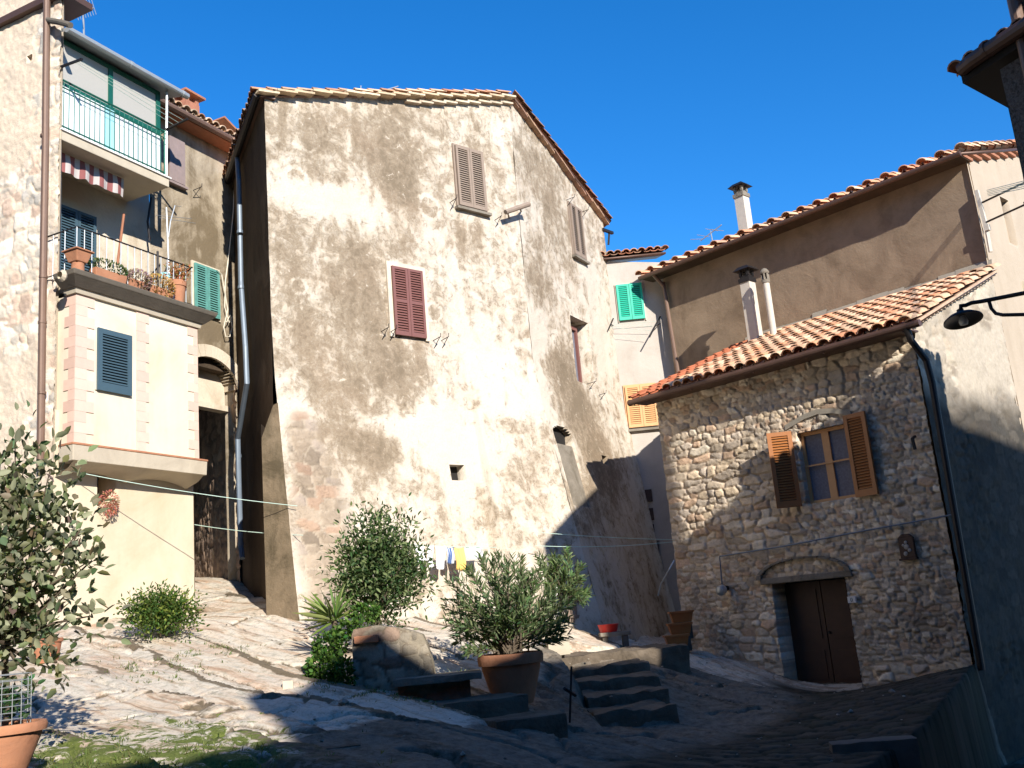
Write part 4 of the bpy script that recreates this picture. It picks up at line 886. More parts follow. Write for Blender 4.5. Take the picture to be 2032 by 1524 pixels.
# chimneys on the stone house
def flue(name, base, h, w_, d_, label, cap="tile_cap", grp=None, round_=False, capw=1.75):
    t = thing(name, base, label, "chimney", grp); b = MB(); base = np.asarray(base, float)
    if round_: b.lathe(base, [(w_ * .5, -.5), (w_ * .5, h)], 16)
    else: b.box(base + [0, 0, h / 2 - .25], PS.d * w_, PS.n * d_, (0, 0, h + .5))
    b.build("flue", MAT["chim"], t, smooth=round_)
    b = MB()
    if round_:
        b.lathe(base + [0, 0, h], [(w_ * .5, -.02), (w_ * .62, 0), (w_ * .62, .06), (w_ * .5, .07)], 16)
        for k in range(6):
            an_ = 2 * math.pi * k / 6; b.box(base + np.array([math.cos(an_) * w_ * .48, math.sin(an_) * w_ * .48, h + .15]), (.035, 0, 0), (0, .035, 0), (0, 0, .17))
        b.lathe(base + [0, 0, h + .23], [(w_ * .66, -.02), (w_ * .7, .02), (w_ * .4, .09), (.001, .12)], 16)
        b.build("cap", MAT["pietra"], t)
    else:
        b.box(base + [0, 0, h + .03], PS.d * w_ * 1.18, PS.n * d_ * 1.18, (0, 0, .10)); b.box(base + [0, 0, h + .11], PS.d * w_ * .9, PS.n * d_ * .9, (0, 0, .06))
        for sx in (-1, 1):
            for sy in (-1, 1): b.box(base + PS.d * sx * w_ * .38 + PS.n * sy * d_ * .38 + [0, 0, h + .2], PS.d * .06, PS.n * .06, (0, 0, .14))
        b.build("collar", MAT["iron"] if cap == "dark" else MAT["pietra"], t)
        b = MB(); cw_ = w_ * capw; z1 = base + [0, 0, h + .27]
        lo = [z1 + PS.d * sx * cw_ / 2 + PS.n * sy * cw_ / 2 for sx, sy in ((-1, -1), (1, -1), (1, 1), (-1, 1))]; hi = [z1 + PS.d * sx * cw_ * .28 + PS.n * sy * cw_ * .28 + [0, 0, .10] for sx, sy in ((-1, -1), (1, -1), (1, 1), (-1, 1))]
        b.box8(lo + hi); b.build("cap", MAT["iron"], t)
    return t
def roof_pt(px, py):                                       # a place on the stone house roof seen at this pixel
    r = ray(px, py); nn = np.cross(PS.d, up_slope(-PS.n, slope)); p0 = PS.pt(0, zg + .08, OE); return CAM + r * (((p0 - CAM) @ nn) / (r @ nn))
pA = roof_pt(1500, 676); topA = A(1482, 560, pA[1])[2]; flue("chimney", pA, topA - pA[2], .25, .25, "taller square pale chimney with dark cap on the stone house roof", "dark", None)
pB_ = roof_pt(1536, 668); topB = A(1512, 562, pB_[1])[2]; flue("chimney", pB_, topB - pB_[2], .15, .15, "thin round chimney with slotted cap behind the square chimney", "round", None, True)

# ================================================================== brown house behind it
bh = thing("brown_house", PB.pt(3, 3, -2), "long brown plastered house with overhanging tiled eave, rising behind the stone house", "house")
u_be = PB.hit(1322, 600)[0]; zbe = PB.hit(1600, 420, .42)[1]; OB = .46
wall("front_wall", PB, -.04, u_be, -1, zbe + .1, .06, MAT["brown"], bh, disp=lambda U, Z: (0 * U, .06 * (fbm(U * .8, Z * .8, 15, 5) - .5)))
zgab = lambda U: zbe + .08 + .30 * np.minimum(U, 3.6 - 0 * U) - .30 * np.clip(U - 3.6, 0, 9)
def slot(px0, py0, px1, py1, dep=.25): a = PE.hit(px0, py0); c = PE.hit(px1, py1); return (min(a[0], c[0]) - D_B, max(a[0], c[0]) - D_B, min(a[1], c[1]), max(a[1], c[1]), dep, 0)
PE2 = Plane(PE.pt(D_B, 0)[:2], 46.5)
uS = lambda px, py: PE2.hit(px, py)
w1 = (uS(1983, 400)[0], uS(1999, 400)[0], uS(1992, 478)[1], uS(1985, 392)[1], .22, 0)
w2 = (uS(1952, 640)[0], uS(1968, 640)[0], uS(1965, 705)[1], uS(1952, 618)[1], .22, 0)
wall("end_wall", PE2, -.06, 7.5, -2.5, zbe + 1.3, .06, MAT["grey"], bh, [w1, w2], top=zgab, disp=lambda U, Z: (0 * U, .04 * (fbm(U * .8, Z * .8, 16, 5) - .5) + .02))
for wv, nm in ((w1, "a"), (w2, "b")):
    b = MB(); b.pbox(PE2, wv[0] - .01, wv[1] + .01, wv[2] - .05, wv[3] - .35, -.19, -.12); b.build("blocked_window", MAT["grey"], bh)
b = MB(); b.pbox(PE2, 1.62, 1.70, 4.6, zbe - 2.4, .0, .07); b.build("wall_pipe", MAT["cream"], bh)
eB = PB.pt(u_be + .35, zbe - .02, OB)
tile_roof("roof", eB, -PB.d, up_slope(-PB.n, .30), u_be + .35 + .12, 4.2, bh, PAL_ROSE, .08, .40, .42, 21, rs=.62)
b = MB(); b.tube([PB.pt(u_be + .38, zbe - .08, OB + .05), PB.pt(-.1, zbe - .08, OB + .05)], .055, 10); b.build("gutter", MAT["copper"], bh)
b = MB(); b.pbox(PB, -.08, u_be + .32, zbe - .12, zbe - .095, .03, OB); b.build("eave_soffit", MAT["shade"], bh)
b = MB()
for k in range(8): b.pbox(PE2, -.45 + k * .52, .08 + k * .52, zbe - .04 + (.30 * (k * .52 - .2)), zbe + .02 + (.30 * (k * .52 - .2)), -.05, .10)
b.build("verge_course", MAT["terradark"], bh)
b = MB(); b.tube([PB.pt(u_be - .05, zbe - .1, OB), PB.pt(u_be - .1, zbe - .35, .2), PB.at(1316, 560, .1), PB.at(1346, 742, .1), PB.at(1350, 800, .1)], .05, 10); b.build("drainpipe", MAT["bronze"], bh)
def onB(px, py, back): return A(px, py, PB.at(px, py, -back)[1])
c0 = onB(1481, 458, 1.3); h0 = A(1466, 392, c0[1])[2] - c0[2]
flue("chimney", c0, h0, .27, .27, "square white chimney with flat dark cap on the brown house roof", "tile", None)
an = thing("roof_aerial", onB(1412, 470, .8), "small comb aerial on the brown house's eave line", "antenna")
b = MB(); b.tube([onB(1414, 480, .8), onB(1410, 458, .8)], .014, 5); b.tube([onB(1390, 478, .8), onB(1432, 446, .8)], .014, 5)
for (x0, y0, x1, y1) in ((1383, 466, 1408, 470), (1370, 475, 1395, 474), (1400, 454, 1425, 458), (1410, 455, 1436, 458)): b.tube([onB(x0, y0, .8), onB(x1, y1, .8)], .007, 4)
b.build("rod", MAT["zinc"], an)
# clothes drying bracket on the corner
cb = thing("drying_bracket", PB.pt(.0, 7.3, .12), "tall pale post with two iron drying arms on the brown house corner", "drying rack")
b = MB(); b.beam(PB.at(1938, 378, .12), PB.at(1958, 455, .12), .07, .07); b.beam(PB.at(1958, 455, .12), PB.at(1966, 500, .1), .06, .06); b.box(PB.at(1959, 452, .14), PB.d * .09, PB.n * .09, (0, 0, .12)); b.build("post", MAT["chim"], cb)
dirA = np.array([.55, -.83, 0.05])
for (px, py, L) in ((1949, 402, 1.0), (1957, 441, .85)):
    p = PB.at(px, py, .14); b = MB(); b.tube([p, p + dirA * L], .02, 6); b.tube([p + dirA * L * .95 - [0, 0, .06], p + dirA * L * .95 + [0, 0, .06]], .012, 5); b.build("arm", MAT["iron"], cb)
p = PB.at(1949, 382, .14); b = MB(); e = p + dirA * .1
for k in range(5): b.tube([e + [0, 0, -.03 * k], A(2060, 352 + 4 * k, 13.0)], .006, 4)
b.build("drying_lines", MAT["wire"], cb)

# ================================================================== pale house with the bright green shutters
gh = thing("green_shutter_house", PG.pt(-1, 1, -2), "narrow pale grey house with bright green shutters, between the gabled and brown houses", "house")
u_a, u_b = PG.hit(1165, 700)[0], PG.hit(1345, 700)[0]; zt0, zt1 = PG.hit(1200, 512)[1], PG.hit(1290, 524)[1]
wall("front_wall", PG, u_a - 1.0, u_b, -1.0, zt0 + .6, .05, MAT["pale"], gh, [(PG.hit(1258, 1100)[0], PG.hit(1310, 1100)[0], .3, PG.hit(1280, 1075)[1], .5, 0)], top=lambda U: zt0 + (zt1 - zt0) * (U - u_a) / (u_b - u_a) * 1.0, disp=lambda U, Z: (0 * U, .05 * (fbm(U, Z, 18, 5) - .5)))
tile_roof("roof", PG.pt(u_a - .6, zt0 - .02, .14), PG.d, up_slope(-PG.n, .3), u_b - u_a + .6, 2.2, gh, PAL_RED, .08, .21, .34, 23)
shutter_pair(gh, PG, [(1221, 566), (1272, 562), (1230, 636), (1281, 633)], .03, MAT["green"], 1, False, None, .03)
shutter_pair(gh, PG, [(1239, 766), (1300, 764), (1248, 848), (1306, 846)], .03, MAT["pinkpine"], 1, True, "pinkpine", .04)
for (x0, y0, x1, y1) in ((1217, 632, 1207, 655), (1310, 628, 1289, 669)):
    b = MB(); b.tube([PG.at(x0, y0, .0), PG.at(x1, y1, .45)], .018, 6); b.tube([PG.at(x0, y0 + 14, .0), PG.at((x0 + x1) / 2, (y0 + y1) / 2, .22)], .012, 5); b.build("line_bracket", MAT["iron"], gh)
b = MB()
for k in range(3): b.tube([PG.at(1211 + k * 3, 650 - 3 * k, .35 - .1 * k), PG.at(1292 + 4 * k, 656 - 9 * k, .35 - .1 * k)], .005, 4)
b.build("drying_line", MAT["wire"], gh)
b = MB()
for (px, py, w_, h_) in ((1272, 985, .55, .3), (1275, 1022, .55, .3), (1278, 1050, .5, .2)):
    u, z = PG.hit(px, py); b.pbox(PG, u - w_ / 2, u + w_ / 2, z - h_ / 2, z + h_ / 2, -.02, .05)
b.build("wooden_hatch", MAT["wood"], gh)

# ================================================================== left: stone tower house
tw = thing("stone_tower_house", PT.pt(1.2, 1.8, -1), "tall pale rubble stone house at the left edge with a brown drainpipe", "house")
PAL_T = [(.70, .62, .52), (.64, .57, .48), (.74, .66, .55), (.70, .57, .46), (.66, .50, .39), (.56, .52, .46), (.76, .70, .62)]
dT, aT = masonry(.46, .30, 14, .035, PAL_T, (.70, .58, .45), .45)
h0 = PT.hit(62, 118); holesT = [(h0[0] - .07, h0[0] + .07, h0[1] - .06, h0[1] + .07, .3, 0)]
if PT.hit(0, 600)[0] < 0: PT.d = -PT.d
h0 = PT.hit(62, 118); holesT = [(h0[0] - .07, h0[0] + .07, h0[1] - .06, h0[1] + .07, .3, 0)]
wall("front_wall", PT, 0, 3.2, .5, 13.6, .028, MAT["tower"], tw, holesT, disp=dT, attrs=aT)
b = MB(); b.col = (.5, .43, .34); b.box8([PT.pt(u, z, -.03) for (u, z) in ((.004, .5), (3.2, .5), (3.2, 13.6), (.004, 13.6))] + [PT.pt(u, z, -.45) for (u, z) in ((.5, .5), (3.2, .5), (3.2, 13.6), (.5, 13.6))]); b.build("wall_core", MAT["tower"], tw, tint=True)
b = MB(); q = [PT.at(93, 0, .12), PT.at(90, 300, .12), PT.at(84, 640, .12), PT.at(80, 925, .12)]; b.tube([q[0] + (q[0] - q[1]) * .5] + q, .058, 12)
for px, py in ((88, 270), (86, 550), (84, 640), (83, 780)):
    c = PT.at(px, py, .12); b.tube([c - [0, 0, .02], c + [0, 0, .02]], .066, 12)
b.build("drainpipe", MAT["bronze"], tw)
b = MB(); b.pbox(PT, -.14, 3.2, PT.hit(120, 0)[1], PT.hit(120, 0)[1] + .12, -.5, .12); b.build("eave", MAT["copper"], tw)
b = MB(); b.tube([PT.at(95, 40, .12), PT.at(118, 44, .16), PT.at(140, 50, .2)], .05, 10); b.build("overflow_pipe", MAT["cornice"], tw)
an = thing("roof_aerial", A(165, 20, 17), "comb aerial on the far left roof, above the enclosed balcony", "antenna")
b = MB(); b.tube([A(146, 34, 17), A(186, 16, 17)], .018, 5); b.tube([A(165, 24, 17), A(167, 80, 17)], .018, 5)
for k in range(8):
    x = 148 + k * 5; y = 26 - k * 1.6; b.tube([A(x - 4, y - 24, 17.2), A(x + 8, y + 14, 16.8)], .006, 4)
b.build("rod", MAT["zinc"], an)

# ================================================================== cream house with the bay
ch = thing("cream_house", PL.pt(-1.5, 1.9, -1.5), "cream plastered house with a bay, roof terrace and green glazed balcony", "house")
uL0, uL1 = U_T, PL.hit(386, 1100)[0]
z_bb = PL.hit(277, 945, .0)[1]
wl = PL.hit(193, 1000); wr = PL.hit(230, 955); HOLE = (wl[0], wr[0], PL.hit(212, 1005)[1], PL.hit(212, 938)[1], .4, 0)
wall("ground_floor_wall", PL, uL0, uL1, .5, z_bb + .9, .05, MAT["creamlow"], ch, [HOLE], disp=lambda U, Z: (0 * U, .05 * (fbm(U * .8, Z * .8, 19, 4) - .5)))
b = MB(); b.add([PL.pt(uL1, .5, .0), PL.pt(uL1, z_bb + .9, .0), PL.pt(uL1, z_bb + .9, QW), PL.pt(uL1, .5, QW)], [(0, 1, 2, 3)]); b.build("return_wall", MAT["shade"], ch)
PBY = .36                                                  # bay projection
ub0 = PL.hit(149, 740, PBY)[0]; ub1 = PL.hit(391, 760, PBY)[0]; zb0 = PL.hit(270, 897, PBY)[1]; zb1 = PL.hit(270, 616, PBY)[1]
SHB = [(189, 650), (257, 668), (191, 776), (258, 785)]
wall("bay_wall", PL, ub0, ub1, zb0, zb1 + .02, .08, MAT["cream"], ch, disp=lambda U, Z: (0 * U, PBY + 0 * U))
b = MB(); b.add([PL.pt(ub0, zb0, PBY), PL.pt(ub0, zb1, PBY), PL.pt(ub0, zb1, QW), PL.pt(ub0, zb0, QW)], [(0, 1, 2, 3)]); b.build("bay_side_wall", MAT["cream"], ch); b = MB(); b.add([PL.pt(ub1, zb0, PBY), PL.pt(ub1, zb1, PBY), PL.pt(ub1, zb1, QW), PL.pt(ub1, zb0, QW)], [(0, 1, 2, 3)])
b.build("bay_side_wall", MAT["cream"], ch)
# pink quoins: toothed bands on the bay corners and a middle strip
def quoins(us, w_, wt, sgn, pl=PL, o=PBY, nm="quoin_band"):
    b = MB(); n = 14; rg = np.random.default_rng(int(abs(us * 100)))
    for k in range(n):
        z0 = zb0 + .01 + (zb1 - zb0 - .02) * k / n; z1 = z0 + (zb1 - zb0) / n - .004; ww = w_ + (wt if k % 2 else 0); b.col = tuple(np.array((.66, .49, .40)) * (.92 + .22 * rg.random()))
        b.pbox(pl, us, us + sgn * ww, z0, z1, o - .01, o + .014)
    b.build(nm, MAT["quoin"], ch, tint=True)
quoins(ub0 - .013, .22, .14, 1); quoins(ub1 + .013, .10, .14, -1)
um = PL.hit(282, 760, PBY)[0]; quoins(um - .13, .20, .07, 1)
PBS = Plane(PL.pt(ub0, 0, PBY)[:2], 116); sgn = 1 if PBS.d @ PL.n < 0 else -1
def quoin_side():
    b = MB(); n = 14; rg = np.random.default_rng(2)
    for k in range(n):
        z0 = zb0 + .01 + (zb1 - zb0 - .02) * k / n; z1 = z0 + (zb1 - zb0) / n - .004; b.col = tuple(np.array((.64, .44, .35)) * (.9 + .25 * rg.random())); d = .14 + (.1 if k % 2 else 0)
        b.box8([PL.pt(u, z, o) for u in (ub0 - .014, ub0 + .01) for (o, z) in ((PBY - .0, z0), (PBY - d, z0), (PBY - d, z1), (PBY - .0, z1))])
    b.build("quoin_band", MAT["quoin"], ch, tint=True)
quoin_side()
us = [PL.hit(*p, PBY) for p in SHB]; w_ = MB(); a_, c_ = (us[0][0] + us[2][0]) / 2, (us[1][0] + us[3][0]) / 2; z1_, z0_ = (us[0][1] + us[1][1]) / 2, (us[2][1] + us[3][1]) / 2
w_.pbox(PL, a_ - .02, a_, z0_, z1_ + .02, PBY, PBY + .02); w_.pbox(PL, c_, c_ + .02, z0_, z1_ + .02, PBY, PBY + .02); w_.pbox(PL, a_, c_, z1_, z1_ + .02, PBY, PBY + .02); wn = w_.build("bay_window", MAT["cream"], ch)
louvres(wn, "shutter", PL, a_, c_, z0_, z1_, PBY + .012, MAT["blue"], 1, .045, .085, .046)
hook(ch, PL, 297, 806, 1).name = "line_bracket"
# bay base slab with curved corbel, cornice of the terrace
def band(z0, z1, o0, o1, e0, e1, name, mat, bev=.0, tilt=0.0):
    b = MB(); b.box8([PL.pt(u, z, o) for (z, ex, ox) in ((z0, e0, o0), (z1, e1, o1)) for (u, o) in ((ub0 - ex, .15), (ub1 + ex, .15), (ub1 + ex, ox), (ub0 - ex, ox))])
    return b.build(name, MAT[mat], ch, bevel=bev)
band(zb0 - .27, zb0 - .03, PBY + .10, PBY + .11, .10, .11, "bay_base", "concrete", .01)
band(zb0 - .03, zb0 + .004, PBY + .12, PBY + .12, .12, .12, "tile_course", "terra", .006)
n = 24; V = []
for k in range(n + 1):                                     # scalloped underside of the bay
    t = k / n; u = ub0 - .06 + (ub1 - ub0 + .12) * t; dip = .12 * abs(math.sin(t * 2 * math.pi)) ** .8
    V += [PL.pt(u, zb0 - .26, PBY + .08), PL.pt(u, zb0 - .30 - (.11 - dip) * .6, PBY - .06), PL.pt(u, zb0 - .46 + dip * .9, .01)]
V = np.array(V); gi = np.arange(len(V)).reshape(n + 1, 3); raw_mesh("bay_corbel", V, np.stack([gi[:-1, :-1], gi[:-1, 1:], gi[1:, 1:], gi[1:, :-1]], -1).reshape(-1, 4), MAT["concrete"], ch)
b = MB(); u, z = PL.hit(258, 930, .1); b.pbox(PL, u - .13, u + .13, z - .05, z + .22, -.02, .2); b.build("corbel_block", MAT["pietra"], ch)
band(zb1 - .01, zb1 + .07, PBY + .05, PBY + .07, .05, .07, "cornice_moulding", "concrete")
band(zb1 + .07, zb1 + .20, PBY + .10, PBY + .24, .10, .24, "cornice", "cornice")
band(zb1 + .20, zb1 + .29, PBY + .25, PBY + .28, .25, .28, "terrace_edge", "cornice", .02)
ZT = zb1 + .29
b = MB(); b.pbox(PL, ub0 + .02, ub1 + .2, zb1 + .08, zb1 + .27, QW, .16); b.build("terrace_floor", MAT["concrete"], ch)
b = MB(); c = PL.pt(ub0 - .36, zb1 + .16, PBY + .12); b.lathe(c, [(.06, -.05), (.10, .0), (.06, .05)], 12, PL.d); b.build("outlet", MAT["concrete"], ch)
# house wall above, set back
uWs = PW.hit(297, 440)[0]
uW0 = PW.hit(112, 400)[0]
wall("upper_wall", PW, uW0 - .4, uWs, zb0, zb1 + 5.3, .06, MAT["oldwall"], ch, disp=lambda U, Z: (0 * U, .04 * (fbm(U, Z, 20, 5) - .5)))
shutter_pair(ch, PW, [(112, 405), (188, 432), (112, 560), (186, 590)], .03, MAT["blue"], 1, False, None, .05)
# terrace railing
RO = PBY + .14
r0, r1 = PL.hit(155, 452, RO), PL.hit(380, 530, RO); zr = (r0[1] + r1[1]) / 2
rl = MB(); c_l = PL.pt(ub0 - .12, zr, RO); c_r = PL.pt(r1[0], zr, RO)
rl.tube([PL.pt(ub0 - .12, zr, -.35), c_l, c_r, PL.pt(r1[0], zr, -.6)], .014, 6); rl.tube([PL.pt(ub0 - .12, ZT + .06, -.35), PL.pt(ub0 - .12, ZT + .06, RO), PL.pt(r1[0], ZT + .06, RO), PL.pt(r1[0], ZT + .06, -.6)], .01, 6)
rl.build("terrace_railing", MAT["iron"], ch); rl = MB(); nb = 17
for k in range(nb + 1): p = PL.pt(ub0 - .12 + (r1[0] - ub0 + .12) * k / nb, 0, RO); rl.tube([p + [0, 0, ZT], p + [0, 0, zr]], .009, 5)
for k in range(1, 4):
    for uu in (ub0 - .12, r1[0]): p = PL.pt(uu, 0, RO - .27 * k); rl.tube([p + [0, 0, ZT], p + [0, 0, zr]], .009, 5)
rl.build("railing_bars", MAT["zinc"], ch); rl = MB(); p = PL.pt(PL.hit(313, 530, RO)[0], 0, RO); rl.tube([p + [0, 0, ZT], p + [0, 0, zr + .08]], .02, 6); rl.build("railing_post", MAT["iron"], ch)
for px, py, qx, qy in ((278, 570, 318, 525), (350, 555, 382, 530)): rl = MB(); rl.tube([PL.at(px, py, RO - .3), PL.at(qx, qy, RO)], .014, 6); rl.build("railing_stay", MAT["iron"], ch)
b = MB(); bq = PL.at(246, 425, .2); b.tube([bq, PL.at(233, 525, .1)], .022, 6); b.build("awning_crank", MAT["terradark"], ch)
# upper balcony, glazed in green
BO = -.02
s0, s1 = PL.hit(116, 290, BO), PL.hit(336, 372, BO); ue = s1[0]
zs1 = PL.hit(336, 372, BO)[1]; zs0 = zs1 - .0
b = MB(); b.pbox(PL, U_T + .02, ue, zs1, zs1 + .17, QW, BO); b.build("balcony_slab", MAT["concrete"], ch, bevel=.012)
b = MB(); b.pbox(PL, U_T + .02, ue + .03, zs1 + .17, zs1 + .20, QW, BO + .03); b.build("balcony_edging", MAT["white"], ch)
zf = zs1 + .20; zrl = PL.hit(328, 262, BO - .03)[1]; zro = PL.hit(328, 172, BO - .05)[1]
uf = PL.hit(327, 262, BO - .03)[0]
b = MB()
b.tube([PL.pt(U_T + .05, zrl, BO - .03), PL.pt(uf, zrl, BO - .03), PL.pt(uf, zrl, QW)], .02, 6); b.tube([PL.pt(U_T + .05, zrl - .13, BO - .03), PL.pt(uf, zrl - .13, BO - .03), PL.pt(uf, zrl - .13, QW)], .012, 6); b.tube([PL.pt(U_T + .05, zf + .07, BO - .03), PL.pt(uf, zf + .07, BO - .03), PL.pt(uf, zf + .07, QW)], .014, 6)
for k in range(22): p = PL.pt(U_T + .1 + (uf - U_T - .1) * k / 21, 0, BO - .03); b.tube([p + [0, 0, zf], p + [0, 0, zrl]], .008, 5)
b.tube([PL.pt(uf, zf - .02, BO - .03), PL.pt(uf, zrl + .02, BO - .03)], .022, 6)
b.build("balcony_railing", MAT["dgreen"], ch)
b = MB()
b.pbox(PL, U_T + .05, U_T + (uf - U_T) * .42, zf + .04, zrl - .06, BO - .10, BO - .085); b.mi = 1; b.pbox(PL, U_T + (uf - U_T) * .42, U_T + (uf - U_T) * .52, zf + .04, zrl - .06, BO - .10, BO - .085); b.mi = 0; b.pbox(PL, U_T + (uf - U_T) * .52, uf - .05, zf + .04, zrl - .10, BO - .10, BO - .085)
b.build("balcony_screen", [MAT["sheet"], MAT["cyan"]], ch)
vo = BO - .14; zt_ = zro - .10
b = MB(); um_ = PL.hit(222, 150, vo)[0]
for (x0, x1) in ((U_T + .05, U_T + .12), (um_ - .06, um_ + .03), (uf - .09, uf)): b.pbox(PL, x0, x1, zrl - .06, zt_, vo - .07, vo)
for (z0, z1) in ((zrl - .07, zrl + .05), (zt_ - .08, zt_)):
    b.pbox(PL, U_T + .12, um_ - .06, z0, z1, vo - .07, vo - .004); b.pbox(PL, um_ + .03, uf - .09, z0, z1, vo - .07, vo - .004)
for (x0, x1) in ((uf - .08, uf),): b.pbox(PL, x0, x1, zf, zt_, QW, QW + .08)
gf = b.build("glazing_frame", MAT["dgreen"], ch)
for (x0, x1) in ((U_T + .12, um_ - .06), (um_ + .03, uf - .09)):
    b = MB(); b.pbox(PL, x0, x1, zrl + .05, zt_ - .08, vo - .045, vo - .03); b.build("pane", MAT["blind"], gf)
b = MB(); b.add([PL.pt(uf - .04, zf, vo - .05), PL.pt(uf - .04, zt_, vo - .05), PL.pt(uf - .04, zt_, QW), PL.pt(uf - .04, zf, QW)], [(0, 1, 2, 3)]); b.build("side_pane", MAT["blind"], gf)
b = MB(); ur = PL.hit(372, 172, BO + .12)[0]
b.box8([PL.pt(u, z, o) for (u) in (U_T + .03, ur - .08) for (z, o) in ((zt_ + .0, BO + .06), (zt_ + .07, BO + .06), (zt_ + .33, QW), (zt_ + .26, QW))]); b.build("balcony_roof", MAT["zinc"], ch)
b = MB(); b.tube([PL.pt(U_T + .02, zt_ + .02, BO + .12), PL.pt(ur, zt_ + .02, BO + .12)], .06, 12)
c = PL.pt((U_T + ur) / 2, zt_ + .02, BO + .12); b.tube([c - PL.d * .03, c + PL.d * .03], .068, 12); c = PL.pt(ur - .12, zt_ + .02, BO + .12); b.tube([c - PL.d * .03, c + PL.d * .03], .068, 12); b.build("balcony_gutter", MAT["zinc"], ch)
b = MB(); b.tube([PL.pt(uf + .03, zt_, BO), PL.pt(uf + .03, zf, BO - .03)], .026, 8); b.build("balcony_downpipe", MAT["zinc"], ch)
for k, (px, py, qx, qy) in enumerate(((120, 133, 163, 117), (330, 257, 372, 236))):
    b = MB(); b.beam(PL.at(px, py, BO), PL.at(qx, qy, BO + .55), .04, .03); b.build("drying_arm", MAT["iron"], ch)
b = MB()
for k in range(3): b.tube([PL.at(150 + 4 * k, 124 - 2 * k, BO + .2 + .15 * k), PL.at(345 + 9 * k, 248 - 5 * k, BO + .2 + .15 * k)], .005, 4)
b.build("drying_line", MAT["wire"], ch)
# striped awning valance under the balcony
a0, a1 = PL.hit(118, 350, -.35), PL.hit(246, 395, -.35); n = 40; V = []
for k in range(n + 1):
    t = k / n; u = U_T + .03 + (a1[0] - U_T - .03) * t; wv = .02 * math.sin(t * 30); lo = zs1 - .34 - .03 * abs(math.sin(t * 20)) + .0
    V += [PL.pt(u, zs1 - .02, -.35), PL.pt(u, zs1 - .16, -.34 + wv), PL.pt(u, lo, -.35 + wv * 1.4)]
V = np.array(V); gi = np.arange(len(V)).reshape(n + 1, 3); raw_mesh("awning", V, np.stack([gi[:-1, :-1], gi[:-1, 1:], gi[1:, 1:], gi[1:, :-1]], -1).reshape(-1, 4), MAT["awning"], ch)
b = MB(); b.tube([PW.at(300, 392, .25), PW.at(293, 440, .25), PW.at(297, 478, .22)], .02, 6); b.build("awning_rail", MAT["iron"], ch)

# ================================================================== arched house in the corner
ah = thing("arched_house", PW.pt(2, 3, -1), "brown stained house over a dark archway, tucked between cream house and gabled house", "house")
uA0, uA1 = uWs, PW.hit(478, 700)[0] + .25; z_e0 = PW.hit(400, 266)[1]
ARC = (PW.hit(352, 760)[0], PW.hit(474, 760)[0], .4, PW.hit(405, 706)[1], .4, .75, "open")
wall("front_wall", PW, uA0, uA1, .3, z_e0, .05, MAT["lichen"], ah, [ARC], disp=lambda U, Z: (0 * U, .05 * (fbm(U, Z, 27, 5) - .5)))
b = MB(); uc = (ARC[0] + ARC[1]) / 2; ru = (ARC[1] - ARC[0]) / 2; zc = ARC[3] - .75; n = 18
for k in range(n):
    t0, t1 = math.pi * k / n, math.pi * (k + 1) / n - .012
    f = lambda t, r: PW.pt(uc + math.cos(t) * (ru + r), zc + math.sin(t) * (.75 + r), 0)
    b.prism([f(t0, -.01), f(t1, -.01), f(t1, .24), f(t0, .24)], PW.n * .06)
b.build("arch_ring", MAT["oldwall"], ah)
b = MB(); b.pbox(PW, ARC[0], ARC[1] - .05, ARC[3] - .85, ARC[3] - .2, -.45, -.35); b.pbox(PW, ARC[0], ARC[1], ARC[3] - .97, ARC[3] - .85, -.5, -.28); b.build("tympanum", MAT["oldwall"], ah)
dk, ak = masonry(.4, .3, 33, .06, [(.36, .25, .18), (.28, .20, .15), (.42, .30, .21)], (.25, .18, .13))
wall("passage_wall", Plane(PWM.pt(LEN_WM - .1, 0, .01)[:2], -29), 0, 7.5, .3, 7.2, .05, MAT["stone"], ah, disp=dk, attrs=ak)
b = MB(); b.pbox(PW, ARC[0] - 3.5, ARC[1] + 6, .2, 8, -7.2, -7.1); b.build("passage_end", MAT["void"], ah)  # dark sheet added to stand for the unlit depth of the passage
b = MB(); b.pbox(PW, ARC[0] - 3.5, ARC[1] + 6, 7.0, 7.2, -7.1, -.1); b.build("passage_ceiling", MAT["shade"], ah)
shutter_pair(ah, PW, [(385, 527), (433, 535), (384, 622), (433, 632)], .03, MAT["teal"], 1, False, None, .05)
b = MB(); u0_, z1_ = PW.hit(332, 270); u1_, _ = PW.hit(362, 280); z0_ = PW.hit(345, 362)[1]; b.pbox(PW, u0_, u1_, z0_, z1_, .02, .07); b.pbox(PW, u0_ - .05, u1_ + .05, z0_ - .08, z0_ - .03, -.02, .1)
for k in range(1, 4): b.pbox(PW, u0_ + (u1_ - u0_) * k / 4 - .004, u0_ + (u1_ - u0_) * k / 4 + .004, z0_, z1_, .065, .074)
b.build("plank_shutter", MAT["purple"], ah)
tile_roof("roof", PW.pt(uA0 - .3, z_e0 - .02, .38), PW.d, up_slope(-PW.n, .32), uA1 - uA0 + .2, 4.5, ah, PAL_OLD, .09, seed=31)
b = MB(); b.tube([PW.pt(uA0 - .3, z_e0 - .08, .44), PW.pt(uA1 - .2, z_e0 - .08, .44)], .07, 10); b.build("gutter", MAT["bronze"], ah)
b = MB(); b.pbox(PW, uA0 - .2, uA1 - .2, z_e0 - .14, z_e0 - .10, .02, .38); b.build("eave_soffit", MAT["terradark"], ah)
hook(ah, PW, 383, 378, 1)
cpt = PW.at(369, 232, -1.2); t = thing("chimney", cpt, "short brick chimney with tiled cap on the arched house roof", "chimney")
b = MB(); b.box(cpt + [0, 0, -.25], PW.d * .42, PW.n * .42, (0, 0, 1.1)); b.build("stack", MAT["brick"], t)
